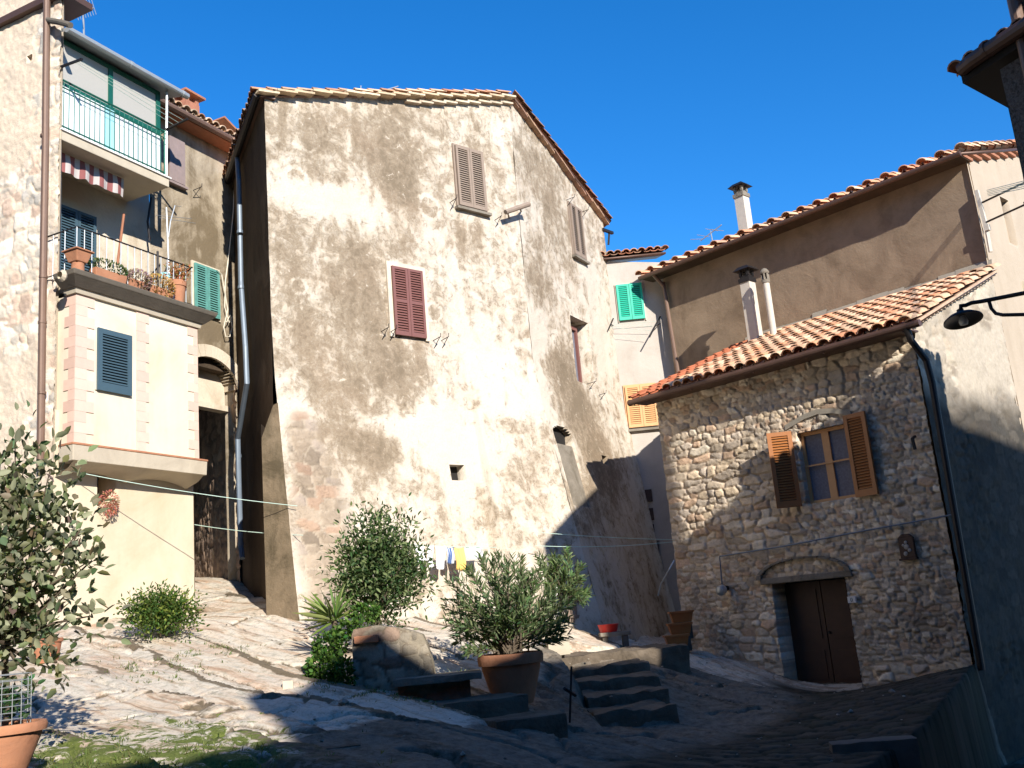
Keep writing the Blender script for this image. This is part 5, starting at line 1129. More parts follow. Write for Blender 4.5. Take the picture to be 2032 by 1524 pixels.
for sx in (-1, 1):
    for sy in (-1, 1): b = MB(); b.box(cpt + PW.d * .15 * sx + PW.n * .15 * sy + [0, 0, .37], PW.d * .1, PW.n * .1, (0, 0, .16)); b.build("pier", MAT["brick"], t)
b = MB(); b.box(cpt + [0, 0, .48], PW.d * .62, PW.n * .62, (0, 0, .05)); b.build("cap", MAT["terradark"], t)
cpt = PW.at(420, 262, -1.9); t = thing("chimney", cpt, "low broad rendered chimney block left of the gabled house eave", "chimney")
b = MB(); b.prism([cpt + PW.d * -.5 + [0, 0, -.7], cpt + PW.d * .7 + [0, 0, -.7], cpt + PW.d * .75 + [0, 0, .05], cpt + PW.d * .1 + [0, 0, .30], cpt + PW.d * -.45 + [0, 0, .2]], PW.n * -.6); b.build("stack", MAT["oldwall"], t)
b = MB(); b.beam(cpt + PW.d * .82 + [0, 0, .06], cpt + PW.d * .08 + [0, 0, .34], .7, .05); b.build("cap", MAT["terradark"], t)
cab = MB(); cp = [(467, 300), (466, 330), (463, 420), (455, 500), (447, 560), (446, 610), (455, 640), (460, 630)]
cab.tube([PW.at(px, py, .10) for px, py in cp], .014, 5); cab.tube([PW.at(px, py, .12) for px, py in [(430, 535), (440, 545), (447, 585), (452, 615), (444, 650), (448, 668), (456, 668), (461, 650), (457, 625), (449, 640)]], .012, 5)
tag(cab.build("hanging_cable", MAT["cable"]), "pale looped cable hanging down the brown stained wall beside the teal shutters", "cable")

# ================================================================== right: near dark house with the projecting eave, tall neighbour, street lamp
YR = 10.2; tip = A(1905, 140, YR)
rdirn = np.array([math.sin(rad(50)), math.cos(rad(50)), 0]); fdir = np.array([math.sin(rad(-24)), math.cos(rad(-24)), 0])
rh = thing("roughcast_house", tip * [1, 1, 0], "dark roughcast house at the right edge, shown only by its projecting eave corner", "house")
r_ = ray(1984, 138); cz = tip[2] - .22; t_ = (cz - CAM[2]) / r_[2]; wc_ = CAM + r_ * t_
PR = Plane(wc_[:2], -24)
wall("front_wall", PR, -6.5, 0, -3, cz, .08, MAT["rough"], rh, disp=lambda U, Z: (0 * U, .02 * (fbm(U * 9, Z * 9, 29, 3) - .5)))
b = MB(); q = [wc_, wc_ + rdirn * 4.6]; b.add([np.array([q[0][0], q[0][1], -3]), np.array([q[1][0], q[1][1], -3]), np.array([q[1][0], q[1][1], cz]), np.array([q[0][0], q[0][1], cz])], [(0, 1, 2, 3)]); b.build("rear_side_wall", MAT["rough"], rh)
b = MB(); e0 = tip; w0 = wc_.copy(); w0[2] = cz
poly = [tip, tip - fdir * 7.2, tip - fdir * 7.2 + rdirn * 4.8, tip + rdirn * 4.8]; b.prism([p + [0, 0, -.16] for p in poly], np.array([0, 0, .12])); b.build("eave_soffit", MAT["void"], rh)
tile_roof("roof", tip - fdir * 4.6 + [0, 0, -.04], fdir, up_slope(rdirn, .26), 4.6, 3.6, rh, PAL_RED, .05, seed=41, jitter=1.4, keep=lambda x, y: y < 4.5 - x, slab=False)
tile_roof("roof", tip + rdirn * 4.8 + [0, 0, -.04], -rdirn, up_slope(-fdir, .26), 4.8, 2.6, rh, PAL_RED, .05, seed=42, jitter=1.6, keep=lambda x, y: y < 4.7 - x, slab=False)
b = MB(); b.tube([tip + PR.n * .03 - fdir * .05 + [0, 0, -.02], tip + PR.n * .05 - fdir * .22 + [0, 0, -.01], tip + PR.n * .05 - fdir * 4.6 + [0, 0, .0]], .085, 12); b.tube([tip + PR.n * .05 - fdir * .40, tip + PR.n * .05 - fdir * .44], .095, 12); b.build("gutter", MAT["copper"], rh)
# taller neighbour with the brown pipe
YT = 9.5; pr = A(2016, 20, YT); PR1 = Plane(pr[:2], -24)
th_ = thing("tall_dark_house", pr * [1, 1, 0], "tall dark house beyond the right edge, only its brown drainpipe corner showing", "house")
a0 = np.array([*PR1.pt(.0, 0, -.08)[:2], 0]); zt = 9.05; zr_ = zt + 2.12 * .77; b = MB()
b.prism([a0 + [0, 0, -2], a0 + rdirn * 2.12 + [0, 0, -2], a0 + rdirn * 2.12 + [0, 0, zr_], a0 + [0, 0, zt]], -fdir * 3.0); b.build("walls", MAT["rough"], th_)
b = MB(); b.prism([a0 - rdirn * .6 + [0, 0, zt - .58], a0 + rdirn * 2.14 + [0, 0, zr_ - .1], a0 + rdirn * 2.14 + [0, 0, zr_ + .04], a0 - rdirn * .6 + [0, 0, zt - .44]], -fdir * 3.2); b.build("roof", MAT["terradark"], th_)
b = MB(); b.tube([PR1.pt(.0, -2, .0), PR1.pt(.0, zt - .1, .0)], .065, 12); b.tube([PR1.pt(.0, 6.5, .0), PR1.pt(.0, 6.56, .0)], .075, 12); b.build("drainpipe", MAT["bronze"], th_)
# street lamp
ls = thing("street_lamp", A(1910, 628, 13), "dark wall-mounted street lamp with wide dish shade and curved arm, far right", "lamp")
lc = A(1910, 628, 13.0); b = MB(); b.lathe(lc + [0, 0, -.06], [(.255, .0), (.25, .02), (.19, .065), (.10, .10), (.05, .125), (.045, .17), (.001, .18)], 32, (.0, .22, 1)); b.build("shade", MAT["iron"], ls, smooth=True)
b = MB(); b.lathe(lc + [0, 0, -.058], [(.25, .0), (.22, .03), (.12, .055), (.001, .06)], 32, (.0, .22, 1)); b.build("reflector", MAT["enamel"], ls, smooth=True)
b = MB(); b.lathe(lc + [0, 0, -.13], [(.001, 0), (.05, .015), (.062, .06), (.05, .10), (.035, .14)], 16); b.build("bulb", MAT["white"], ls, smooth=True)
t0 = lc + [0, 0, .11]; m1 = A(1948, 598, 12.9); m2 = A(2040, 580, 12.5); wallp = A(2160, 556, 11.9)
b = MB(); b.tube([t0, t0 + [0, 0, .04], A(1916, 606, 13), A(1928, 601, 12.97), m1, m2, wallp], .028, 10); b.tube([A(1962, 596, 12.85), A(1967, 612, 12.83), A(1976, 622, 12.8), A(1990, 625, 12.7), A(2040, 624, 12.5), A(2160, 615, 11.9)], .024, 10); b.build("arm", MAT["iron"], ls)

# ================================================================== houses behind the viewer (skylines shaped to draw the yard's shadow, boxes added against sky light)
H_SUN = np.array([math.sin(SUN_AZ), -math.cos(SUN_AZ), 0]); E1 = np.array([math.cos(SUN_AZ), math.sin(SUN_AZ), 0]); E2 = np.array([0, 0, 1]) * math.cos(SUN_EL) - H_SUN * math.sin(SUN_EL)
def ab(P): return float(P @ E1), float(P @ E2)
def skyline_house(name, pts, t, depth, label, mat="brown"):
    """pts: skyline seen from the sun side, (across, up)"""
    W = lambda a, bb: E1 * a + H_SUN * t + np.array([0, 0, (bb + t * math.sin(SUN_EL)) / math.cos(SUN_EL)])
    top = [W(*p) for p in pts]; bot = [np.array([top[-1][0], top[-1][1], -1.0]), np.array([top[0][0], top[0][1], -1.0])]
    o = thing(name, (E1 * pts[0][0] + H_SUN * t), label, "house"); b = MB(); b.prism(top + bot, H_SUN * depth); b.build("walls", MAT[mat], o); return o
for (x0, x1, y0, y1, h_, lb) in ((-20, -9.2, -7, 8, 19, "tall house on the viewer's left, out of the frame"), (-14, 2.6, -17, -8.5, 19, "tall unseen box house added directly behind the viewer to cut sky light"), (13.5, 20, -16, -6, 10, "house behind the viewer's right shoulder")):
    o = thing("unseen_house", [x0, y0, 0], lb, "house"); b = MB(); b.box([(x0 + x1) / 2, (y0 + y1) / 2, h_ / 2 - .5], (x1 - x0, 0, 0), (0, y1 - y0, 0), (0, 0, h_ + 1)); b.build("walls", MAT["brown"], o)  # unseen boxes added to block sky light and deepen the shade
g = [ab(A(*q)) for q in ((310, 1524, 7.3), (420, 1490, 7.8), (540, 1481, 8.3), (603, 1490, 8.6), (575, 1420, 9.5), (520, 1385, 10.5), (600, 1376, 11.6), (640, 1325, 12.4), (700, 1262, 12.7), (735, 1252, 12.8), (775, 1280, 12.8), (862, 1335, 12.6))]
lo = g[3]
skyline_house("unseen_house", [(-16, lo[1] - 1.0), (-1, lo[1] - .55), g[0], g[1], g[2], (g[3][0] + .04, g[3][1] + .05), (g[4][0], g[4][1]), (g[5][0] - .1, g[5][1]), (g[5][0] - .1, g[5][1] + .25), (g[6][0], g[6][1] + .1), g[7], (g[8][0], g[8][1] - .16), (g[9][0], g[9][1] - .14), (g[10][0], g[10][1] - .16), g[11], (g[11][0] + .9, g[11][1] - .05), (6.3, 6.75), (8.2, 6.95), (8.9, 7.1)], 6.0, 5.0, "house behind the viewer whose gable and chimney shade the yard")
skyline_house("unseen_house", [(8.9, 6.9), (9.7, 7.6), (9.75, 8.9), (16, 9.1), (19, 9.1)], 9.0, 5.0, "long house behind the viewer, shading the lane and stone house")

# ================================================================== yard: steps, fountain, slabs
def rough_block(name, pl, u0, u1, z0, z1, o0, o1, mat, parent, seed, amp=.03, step=.07, **kw):
    """box with worn, uneven faces"""
    nu, nz_, no = (max(2, int((b_ - a_) / step)) for a_, b_ in ((u0, u1), (z0, z1), (o0, o1)))
    V = []; Fc = []
    def face(fn, n1, n2):
        b0 = len(V)
        for i in range(n1 + 1):
            for j in range(n2 + 1): V.append(fn(i / n1, j / n2))
        for i in range(n1):
            for j in range(n2): q = b0 + i * (n2 + 1) + j; Fc.append((q, q + 1, q + n2 + 2, q + n2 + 1))
    L = lambda a_, b_, t: a_ + (b_ - a_) * t
    for o in (o0, o1): face(lambda s_, t_, o=o: (L(u0, u1, s_), L(z0, z1, t_), o), nu, nz_)
    for z in (z0, z1): face(lambda s_, t_, z=z: (L(u0, u1, s_), z, L(o0, o1, t_)), nu, no)
    for u in (u0, u1): face(lambda s_, t_, u=u: (u, L(z0, z1, s_), L(o0, o1, t_)), nz_, no)
    V = np.array(V); c = np.array([(u0 + u1) / 2, (z0 + z1) / 2, (o0 + o1) / 2]); h = np.array([u1 - u0, z1 - z0, o1 - o0]) / 2
    q = (V - c) / h; r = min(h) * .14                                  # round the edges
    inner = np.clip(V - c, -(h - r), h - r); dlt = (V - c) - inner; ln = np.linalg.norm(dlt, axis=1, keepdims=True); dlt = np.where(ln > 1e-9, dlt / np.maximum(ln, 1e-9) * np.minimum(ln, r), 0)
    V = c + inner + dlt
    a_, b_, c_ = V.T; nn = (fbm(a_ * 4 + c_ * 3, b_ * 4 + seed, seed, 4) - .5) * 2 * amp; n2 = (fbm(a_ * 4 + 9, c_ * 4 + b_ * 2, seed + 5, 4) - .5) * 2 * amp
    V = V + np.stack([nn * .6, nn, n2], 1)
    W = pl.p + V[:, 0:1] * pl.d + V[:, 2:3] * pl.n + V[:, 1:2] * np.array([0, 0, 1.0])
    if parent is None: kw["loc"] = np.array([W[:, 0].mean(), W[:, 1].mean(), W[:, 2].min()])
    return raw_mesh(name, W, np.array(Fc), MAT[mat], parent, kw.get("loc"), None, False, kw.get("attrs"))
for k, (pl, ua, ub, z, hh) in enumerate(STEPS):
    tag(rough_block("stone_step", pl, ua, ub, z - hh - .3, z, -1.2, .0, "stepstone", None, 40 + k, .06, .06, attrs=None), kind="structure")
# low stone fountain block with a bench slab
PF = Plane(A(830, 1400, 12.5)[:2], 86)
fu = lambda px, py, o=0: PF.hit(px, py, o)
fo = thing("stone_fountain", PF.pt(0, fu(780, 1425)[1] - .1), "low old masonry fountain block with rounded top and a jutting stone bench slab", "fountain")
prof = [(698, 1262), (702, 1249), (745, 1241), (800, 1247), (838, 1259), (847, 1278), (858, 1312), (864, 1345)]
pu = [fu(*p)[0] for p in prof]; pz = [fu(*p)[1] for p in prof]
df, af = masonry(.42, .26, 61, .045, [(.30, .26, .20), (.26, .225, .175), (.34, .29, .22), (.28, .20, .15)], (.16, .125, .09))
tp = lambda U: np.interp(U, pu, pz)
wall("back_block", PF, pu[0], pu[-1], pz[0] - 1.4, max(pz) + .02, .03, MAT["stone"], fo, top=tp, disp=df, attrs=af)
b = MB(); b.col = (.28, .24, .18); b.prism([PF.pt(u, z, -.0) for u, z in zip(pu, pz)] + [PF.pt(pu[-1], pz[0] - 1.4), PF.pt(pu[0], pz[0] - 1.4)], PF.n * -.55); b.build("block_body", MAT["stone"], fo, tint=True)
u0_, z0_ = fu(703, 1278, .05); u1_, z1_ = fu(750, 1259, .05); b = MB(); b.pbox(PF, u0_, u1_, z0_, z1_, -.1, .09); b.build("terracotta_inset", MAT["terra"], fo, bevel=.01)
u0_, z0_ = fu(782, 1362, .3); u1_, z1_ = fu(955, 1332, .3); rough_block("bench_slab", PF, u0_, u1_, z0_, z1_, -.25, .42, "pietra", fo, 71, .018, .06)
u0_, zq = fu(794, 1430, .2); u1_, _ = fu(938, 1425, .2)
wall("bench_base", PF, u0_, u1_, zq - .3, z0_ + .02, .03, MAT["stone"], fo, disp=lambda U, Z: (df(U, Z)[0], df(U, Z)[1] + .24), attrs=lambda U, Z: {"tint": palette_tint(*[stones(U, Z, .3, .1, 66)[k] for k in (3, 4, 1)], [(.27, .12, .08), (.22, .18, .14), (.3, .14, .09)], (.15, .12, .09))})
b = MB(); b.col = (.2, .16, .12); b.pbox(PF, u0_ + .01, u1_ - .003, zq - .3, z0_, -.1, .235); b.build("base_core", MAT["stone"], fo, tint=True)
for (px, py, Y, wx, wy, hh, lb) in ((958, 1402, 11.8, 1.05, .55, .24, "worn stone slab just in front of the fountain bench"), (1050, 1440, 10.9, .78, .5, .25, "dark cut stone slab nearest the iron post, below the big oleander pot"), (650, 1503, 8.6, .55, .4, .16, "flat stone slab at the bottom edge, left of the dark boulder line")):
    pl = Plane(A(px, py, Y)[:2], 72); z = A(px, py, Y)[2]; tag(rough_block("stone_slab", pl, -wx / 2, wx / 2, z - hh - .15, z + .09, -wy, 0.1, "stepstone", None, int(px), .02, .06), lb, "stone slab", "loose slabs among the rocks")
pl = Plane(A(572, 1358, 11.9)[:2], 80); z = A(572, 1358, 11.9)[2]; tag(rough_block("loose_stone", pl, -.06, .06, z - .08, z + .05, -.1, .02, "oldwall", None, 6, .02, .03), "small pale loose stone on the bedrock left of the ivy", "stone")
pl = Plane(A(1720, 1478, 10.8)[:2], 100); z = A(1720, 1478, 10.8)[2]; tag(rough_block("kerb_slab", pl, -.35, .5, z - .3, z + .03, -.3, .0, "darkstone", None, 8, .015, .06), "dark kerb slab at the drop on the right of the lane", "stone slab")
po = thing("iron_post", A(1129, 1412, 12.2), "thin rusty iron post with a crosspiece beside the rock-cut steps", "post")
b = MB(); p0 = A(1129, 1416, 12.2); b.tube([p0 - [0, 0, .1], A(1134, 1322, 12.2)], .014, 6); b.tube([A(1120, 1366, 12.1), A(1142, 1380, 12.3)], .02, 6); b.build("bar", MAT["iron"], po)
# alley furniture in the shade
al = g_on(1220, 1262, 18.6); st_ = thing("stone_bench", al, "pale stone bench slab in the dark alley holding a red basin", "bench")
pz_ = A(1220, 1254, 18.6)[2]; b = MB(); b.box([al[0], al[1], pz_ - .03], (.55, .02, 0), (-.01, .32, 0), (0, 0, .07)); b.build("slab", MAT["pietra"], st_, bevel=.01)
for sx in (-.18, .18): b = MB(); b.box([al[0] + sx, al[1], (pz_ + al[2]) / 2 - .12], (.1, 0, 0), (0, .26, 0), (0, 0, pz_ - al[2] + .1)); b.build("leg", MAT["darkstone"], st_)
b = MB(); b.lathe([al[0] - .1, al[1], pz_ + .005], [(.001, 0), (.15, 0), (.19, .13), (.2, .14), (.17, .12), (.14, .02), (.001, .015)], 20); tag(b.build("basin", MAT["red"], None, [al[0] - .1, al[1], pz_ + .005], smooth=True), "red plastic basin on the pale bench in the dark alley", "basin")
for (px, py, Y, lb) in ((1344, 1282, 18.9, "lowest orange planter box beside the stone house corner"), (1350, 1258, 19.15, "middle orange planter box beside the stone house corner"), (1353, 1234, 19.4, "topmost orange planter box beside the stone house corner")):
    p = A(px, py, Y); t = thing("planter_box", p, lb, "planter", "orange planters stepped up the alley")
    b = MB(); b.box8([p + [sx * .17, sy * .11, 0] for sx, sy in ((-1, -1), (1, -1), (1, 1), (-1, 1))] + [p + [sx * .21, sy * .14, .17] for sx, sy in ((-1, -1), (1, -1), (1, 1), (-1, 1))]); b.box(p + [0, 0, .185], (.46, 0, 0), (0, .32, 0), (0, 0, .035)); b.build("box", MAT["orange"], t)
    b = MB(); b.box(p + [0, .02, -.16], (.34, 0, 0), (0, .22, 0), (0, 0, .31)); b.build("stand", MAT["darkstone"], t)
fg = thing("board_gate", PN.at(1160, 1235, 1.0), "grey upright-board gate against the shaded foot of the gabled house", "gate")
for k in range(9):
    px = 1131 + k * 7.0; b = MB(); q0, q1 = PN.at(px, 1236, .85), PN.at(px - 6, 1172 + 1.2 * (k % 3), .85); b.beam(q0, q1, .075, .02, PN.n); b.build("board", MAT["greywood"], fg)
b = MB()
for y in (1188, 1222): b.beam(PN.at(1126, y, .87), PN.at(1186, y + 3, .87), .03, .06); 
b.build("rail", MAT["greywood"], fg)
b = MB(); b.tube([PS.at(1338, 1112, .1), PS.at(1328, 1130, .25), PS.at(1312, 1158, .3), PS.at(1306, 1182, .32)], .016, 6); tag(b.build("bent_rod", MAT["zinc"]), "pale bent rod leaning at the stone house's left corner", "rod")

# ================================================================== clothes lines and washing
def line(px0, P0, P1, label, sag=.06):
    b = MB(); b.tube([P0 + (P1 - P0) * t - np.array([0, 0, sag * 4 * t * (1 - t)]) for t in np.linspace(0, 1, 15)], .0065, 5); tag(b.build("clothes_line", MAT["wire"]), label, "clothes line", "clothes lines strung across the yard")
line(0, PL.at(124, 931, .05), PM.at(590, 1004, .50), "upper clothes line from the cream house across to the gabled house's battered corner", .05)
line(0, PL.at(386, 1041, .0), PM.at(601, 1062, .64), "lower clothes line ending at the gabled house's battered corner", .03)
line(0, PN.at(1074, 1057, .85), PS.at(1338, 1071, .09), "upper pale line between gabled house and stone house corner", .02)
line(0, PN.at(1062, 1083, .9), PS.at(1338, 1075, .09), "lower pale line between gabled house and stone house corner", .05)
def wo(px, py): return .46 + float(bat_m(PM.hit(px, py, .5)[1]))
line(0, PM.at(790, 1079, wo(790, 1080)), PM.at(985, 1086, wo(985, 1085)), "short washing line behind the laurel and oleander, hung with cloths", .02)
def cloth(px0, px1, py0, py1, mat, label, seed):
    rg = np.random.default_rng(seed); n, m = 14, 10; V = []
    o = wo((px0 + px1) / 2, py0); a, z1 = PM.hit(px0, py0, o); c, _ = PM.hit(px1, py0, o); z0 = PM.hit((px0 + px1) / 2, py1, o)[1]; ph = rg.random() * 6
    for i in range(n + 1):
        for j in range(m + 1):
            s, t = i / n, j / m; V.append(PM.pt(a + (c - a) * (s + .04 * math.sin(3 * t + ph)) * (1) - (c - a) * .1 * (s - .5) * t, z1 + (z0 - z1) * t - .02 * math.sin(s * math.pi) , o + .028 * math.sin(s * 11 + ph) * (.3 + t) + .02 * math.sin(t * 5 + ph)))
    V = np.array(V); gi = np.arange(len(V)).reshape(n + 1, m + 1)
    o_ = raw_mesh("hanging_cloth", V, np.stack([gi[:-1, :-1], gi[:-1, 1:], gi[1:, 1:], gi[1:, :-1]], -1).reshape(-1, 4), MAT[mat], None, V[0], None, True)
    md = o_.modifiers.new("thickness", 'SOLIDIFY'); md.thickness = .008; tag(o_, label, "cloth", "washing on the line")
cloth(826, 842, 1081, 1116, "cloth", "first white cloth on the washing line, half behind the laurel", 1)
cloth(846, 859, 1083, 1124, "cloth", "second white cloth on the washing line, right of the laurel", 2)
cloth(862, 883, 1083, 1128, "cloth", "wider white cloth on the washing line, left of the blue striped one", 3)
cloth(885, 901, 1085, 1117, "bluestripe", "blue striped cloth on the washing line", 4)
cloth(903, 922, 1086, 1130, "yellow", "yellow cloth on the washing line", 5)
cloth(925, 958, 1085, 1108, "cloth", "short white cloth right of the yellow one on the washing line", 6)

# ================================================================== plants
def tree_thing(name, base, label, cat, c, r, ncl, nleaf, clr, L, Wd, col, hi, seed, trunk_r=.03, shell=.5, fold=.25, extra=(), hf=.15, group=None):
    t = thing(name, base, label, cat, group); P, D, C = clumps(c, r, ncl, nleaf, clr, seed, shell)
    for (cc, m, s_) in extra:
        x = RNG.normal(size=(m, 3)) * s_ * .5; P = np.vstack([P, np.asarray(cc) + x]); D = np.vstack([D, x + RNG.normal(size=(m, 3)) * .05 + [0, 0, .05]]); C.append(np.asarray(cc))
    n = len(P); leaf_mesh("foliage", P, D, L * (.65 + .6 * RNG.random(n)), Wd * (.7 + .5 * RNG.random(n)), leaf_cols(n, col, .35, hi, hf), t, fold)
    b = MB(); rg = np.random.default_rng(seed); mid = np.asarray(c) * .55 + np.asarray(base) * .45
    b.tube([np.asarray(base) - [0, 0, .1], mid], [trunk_r, trunk_r * .8], 6); branches(mid, C[::max(1, len(C) // 22)] + C[-len(extra):] if extra else C[::max(1, len(C) // 22)], trunk_r * .55, b, rg)
    b.build("trunk", MAT["bark"], t); return t
tree_thing("evergreen_oak", g_on(20, 1440, 7.6), "small grey-green evergreen tree with broad leaves filling the left edge", "tree", A(0, 1105, 7.2), (.52, .5, .78), 115, 24, .25, .085, .055, (.15, .16, .09), (.27, .28, .18), 3, .03, .40,
           .2, [(A(182, 1112, 7.1), 26, .12), (A(170, 1118, 7.1), 18, .12), (A(182, 1222, 7.1), 22, .13), (A(110, 1330, 7.0), 26, .14), (A(150, 1160, 7.1), 30, .2), (A(160, 1050, 7.1), 16, .16), (A(100, 930, 7.1), 26, .2), (A(30, 890, 7.2), 36, .25), (A(90, 1270, 7.0), 40, .25), (A(50, 1330, 7.0), 30, .22)], .25)
# big pot, wire cage and seedling at the bottom left corner
pc = A(-9, 1438, 6.5); pb = gz(pc[0], pc[1]); pt_ = thing("large_pot", [pc[0], pc[1], pb], "large terracotta pot cut by the lower left corner, with wire mesh round a plant", "pot")
pot([pc[0], pc[1], pb - .02], .295, pc[2] - pb + .02, pt_, rim=.2, taper=.62)
cg = MB()
for k in range(20):
    a_ = 2 * math.pi * k / 20; p = pc + np.array([math.cos(a_) * .2, math.sin(a_) * .2, -.03]); cg.tube([p, p + [0, 0, .30 + .03 * math.sin(k)]], .0028, 4)
for k in range(8): cg.tube([pc + np.array([math.cos(t) * .2, math.sin(t) * .2, .03 + .038 * k]) for t in np.linspace(0, 2 * math.pi, 21)], .0026, 4)
cg.build("wire_cage", MAT["zinc"], pt_)
P, D, C = clumps(pc + [0.03, 0, .12], (.17, .17, .13), 14, 12, .09, 5, .2); n = len(P); tag(leaf_mesh("leaves", P, D, .06, .035, leaf_cols(n, (.035, .09, .03), .3), pt_))
pc = A(92, 1208, 12.6); pb = gz(pc[0], pc[1]); t = thing("spiky_potted_plant", [pc[0], pc[1], pb], "terracotta pot with sword-like leaves, half hidden behind the evergreen tree", "potted plant")
pot([pc[0], pc[1], pb - .05], .2, .32, t, mat="terradark"); pc = np.array([pc[0], pc[1], pb + .25]); n = 26; D = RNG.normal(size=(n, 3)) * .55 + [0, 0, .8]; P = np.tile(pc, (n, 1)) + RNG.normal(size=(n, 3)) * .04 - [.12, 0, 0]; leaf_mesh("blade", P, D, .5 * (.6 + .5 * RNG.random(n)), .05, leaf_cols(n, (.09, .13, .06), .2), t, .1)
# low shrub on the bedrock
gb = g_on(318, 1282, 14.2); tree_thing("green_shrub", gb, "low bright green shrub on the bedrock before the cream house wall", "shrub", gb + [0, 0, .34], (.5, .38, .27), 110, 40, .16, .06, .03, (.055, .10, .02), (.17, .21, .04), 6, .015, .35, .2, [(A(246, 1203, 14.2), 18, .1), (A(378, 1212, 14.2), 26, .12), (A(298, 1188, 14.2), 30, .14), (A(340, 1196, 14.2), 24, .12), (A(265, 1250, 14.0), 24, .14), (A(368, 1250, 14.0), 30, .16), (A(318, 1185, 14.2), 14, .1)], .25)
# laurel
gb = g_on(748, 1262, 14.2); tree_thing("laurel_tree", gb, "dense dark green laurel standing in front of the gabled house", "tree", A(752, 1135, 14.3), (.60, .55, .70), 120, 52, .26, .085, .036, (.05, .088, .03), (.16, .20, .085), 8, .035, .35, .2, [(A(755, 1030, 14.3), 30, .18), (A(700, 1050, 14.3), 30, .18), (A(812, 1040, 14.3), 30, .18), (A(836, 1120, 14.3), 20, .15), (A(838, 1190, 14.2), 26, .17), (A(672, 1100, 14.3), 24, .15), (A(745, 1240, 14.1), 70, .34), (A(780, 1245, 14.1), 50, .24), (A(690, 1170, 14.3), 60, .3), (A(725, 1025, 14.3), 30, .16), (A(790, 1030, 14.3), 40, .2), (A(822, 1075, 14.3), 40, .2), (A(835, 1160, 14.3), 50, .24)], .3)
# yucca
gb = g_on(664, 1262, 13.4); yt = thing("yucca", gb, "yucca rosette of pale green sword leaves above the ivy", "plant"); yc = A(664, 1232, 13.3); n = 46
D = RNG.normal(size=(n, 3)) * [.6, .5, .35] + [-.05, 0, .62]; leaf_mesh("blade", np.tile(yc, (n, 1)) + RNG.normal(size=(n, 3)) * .02, D, .58 * (.6 + .5 * RNG.random(n)), .045, leaf_cols(n, (.14, .20, .05), .25, (.28, .32, .12), .3), yt, .12, .12)
b = MB(); b.tube([gb - [0, 0, .2], yc], [.05, .04], 8); b.build("stem", MAT["bark"], yt)
# ivy over the left end of the fountain
gb = g_on(660, 1392, 12.35); it = thing("ivy", gb, "bright green ivy tumbling over the fountain's left end", "climber"); P = []; D = []
for (px, py, Y, rx_, rz_, m) in ((655, 1285, 12.7, .22, .2, 420), (640, 1330, 12.5, .2, .22, 420), (620, 1350, 12.5, .1, .14, 140), (678, 1345, 12.3, .16, .25, 420), (690, 1250, 12.9, .18, .12, 260), (725, 1215, 13.4, .22, .12, 260), (660, 1380, 12.3, .22, .08, 160)):
    q = np.random.default_rng(m + px).normal(size=(m, 3)); q /= np.linalg.norm(q, axis=1, keepdims=True) + 1e-6; q *= RNG.random((m, 1)) ** .3; P.append(A(px, py, Y) + q * [rx_, .16, rz_]); D.append(q + RNG.normal(size=(m, 3)) * .6 + [0, -.5, -.1])
P = np.vstack(P); D = np.vstack(D); n = len(P); leaf_mesh("foliage", P, D, .06 * (.6 + .7 * RNG.random(n)), .05, leaf_cols(n, (.045, .10, .02), .35, (.11, .19, .035), .3), it)
# oleander in the great pot
def oleander(t, base, targets, per, L, Wd, col, hi, sr=.012):
    b = MB(); P = []; D = []; rg = np.random.default_rng(len(targets))
    for tg in targets:
        m = (base + tg) / 2 + rg.normal(size=3) * .05 + [0, 0, .06]; q0 = base + rg.normal(size=3) * [.09, .09, 0]; b.tube([q0, m, tg], [sr, sr * .7, sr * .3], 5)
        for k in range(per):
            s = .32 + .7 * rg.random() ** .7; p = (m + (tg - m) * (s - .5) * 2) if s > .5 else (q0 + (m - q0) * s * 2); ax = tg - q0; ax = ax / np.linalg.norm(ax)
            d = rg.normal(size=3); d -= ax * (d @ ax); d /= np.linalg.norm(d); P.append(p + rg.normal(size=3) * .025); D.append(d * .75 + ax * .75 + np.array([0, 0, .1]))
    b.build("stem", MAT["bark"], t); n = len(P); leaf_mesh("foliage", np.array(P), np.array(D), L * (.6 + .6 * RNG.random(n)), Wd, leaf_cols(n, col, .3, hi, .2), t, .15)
pc = A(1012, 1296, 13.0); pbz = A(1012, 1392, 13.0)[2]; gzz = pbz
ot = thing("potted_oleander", [pc[0], pc[1], pbz], "big bushy oleander in a large terracotta pot beside the steps", "potted plant")
pot([pc[0], pc[1], pbz - .03], .41, pc[2] - pbz + .03, ot, rim=.22, taper=.6)
rg = np.random.default_rng(77); tg = []
for (px, py) in [(905, 1150), (895, 1230), (920, 1185), (935, 1130), (960, 1110), (975, 1150), (995, 1100), (1010, 1130), (1030, 1105), (1045, 1140), (1070, 1160), (1090, 1190), (1085, 1230), (1110, 1250), (950, 1205), (985, 1190), (1020, 1180), (1050, 1200), (925, 1250), (960, 1255), (1000, 1225), (1035, 1235), (1065, 1240), (910, 1270), (930, 1290), (890, 1195), (970, 1230), (1010, 1205), (1050, 1165), (1095, 1215), (1120, 1225), (1105, 1180), (1075, 1130), (1115, 1270), (1130, 1200)]:
    for k in range(2): tg.append(A(px + rg.normal() * 8, py + rg.normal() * 8, 13 + rg.normal() * .32))
oleander(ot, np.array(pc) + [0, 0, .0], tg, 72, .125, .025, (.095, .135, .06), (.20, .235, .12))
gb = g_on(1112, 1245, 16.4); ot2 = thing("oleander_standard", gb, "smaller oleander on a thin staked trunk at the shadow's edge", "tree"); fork = A(1112, 1190, 16.2)
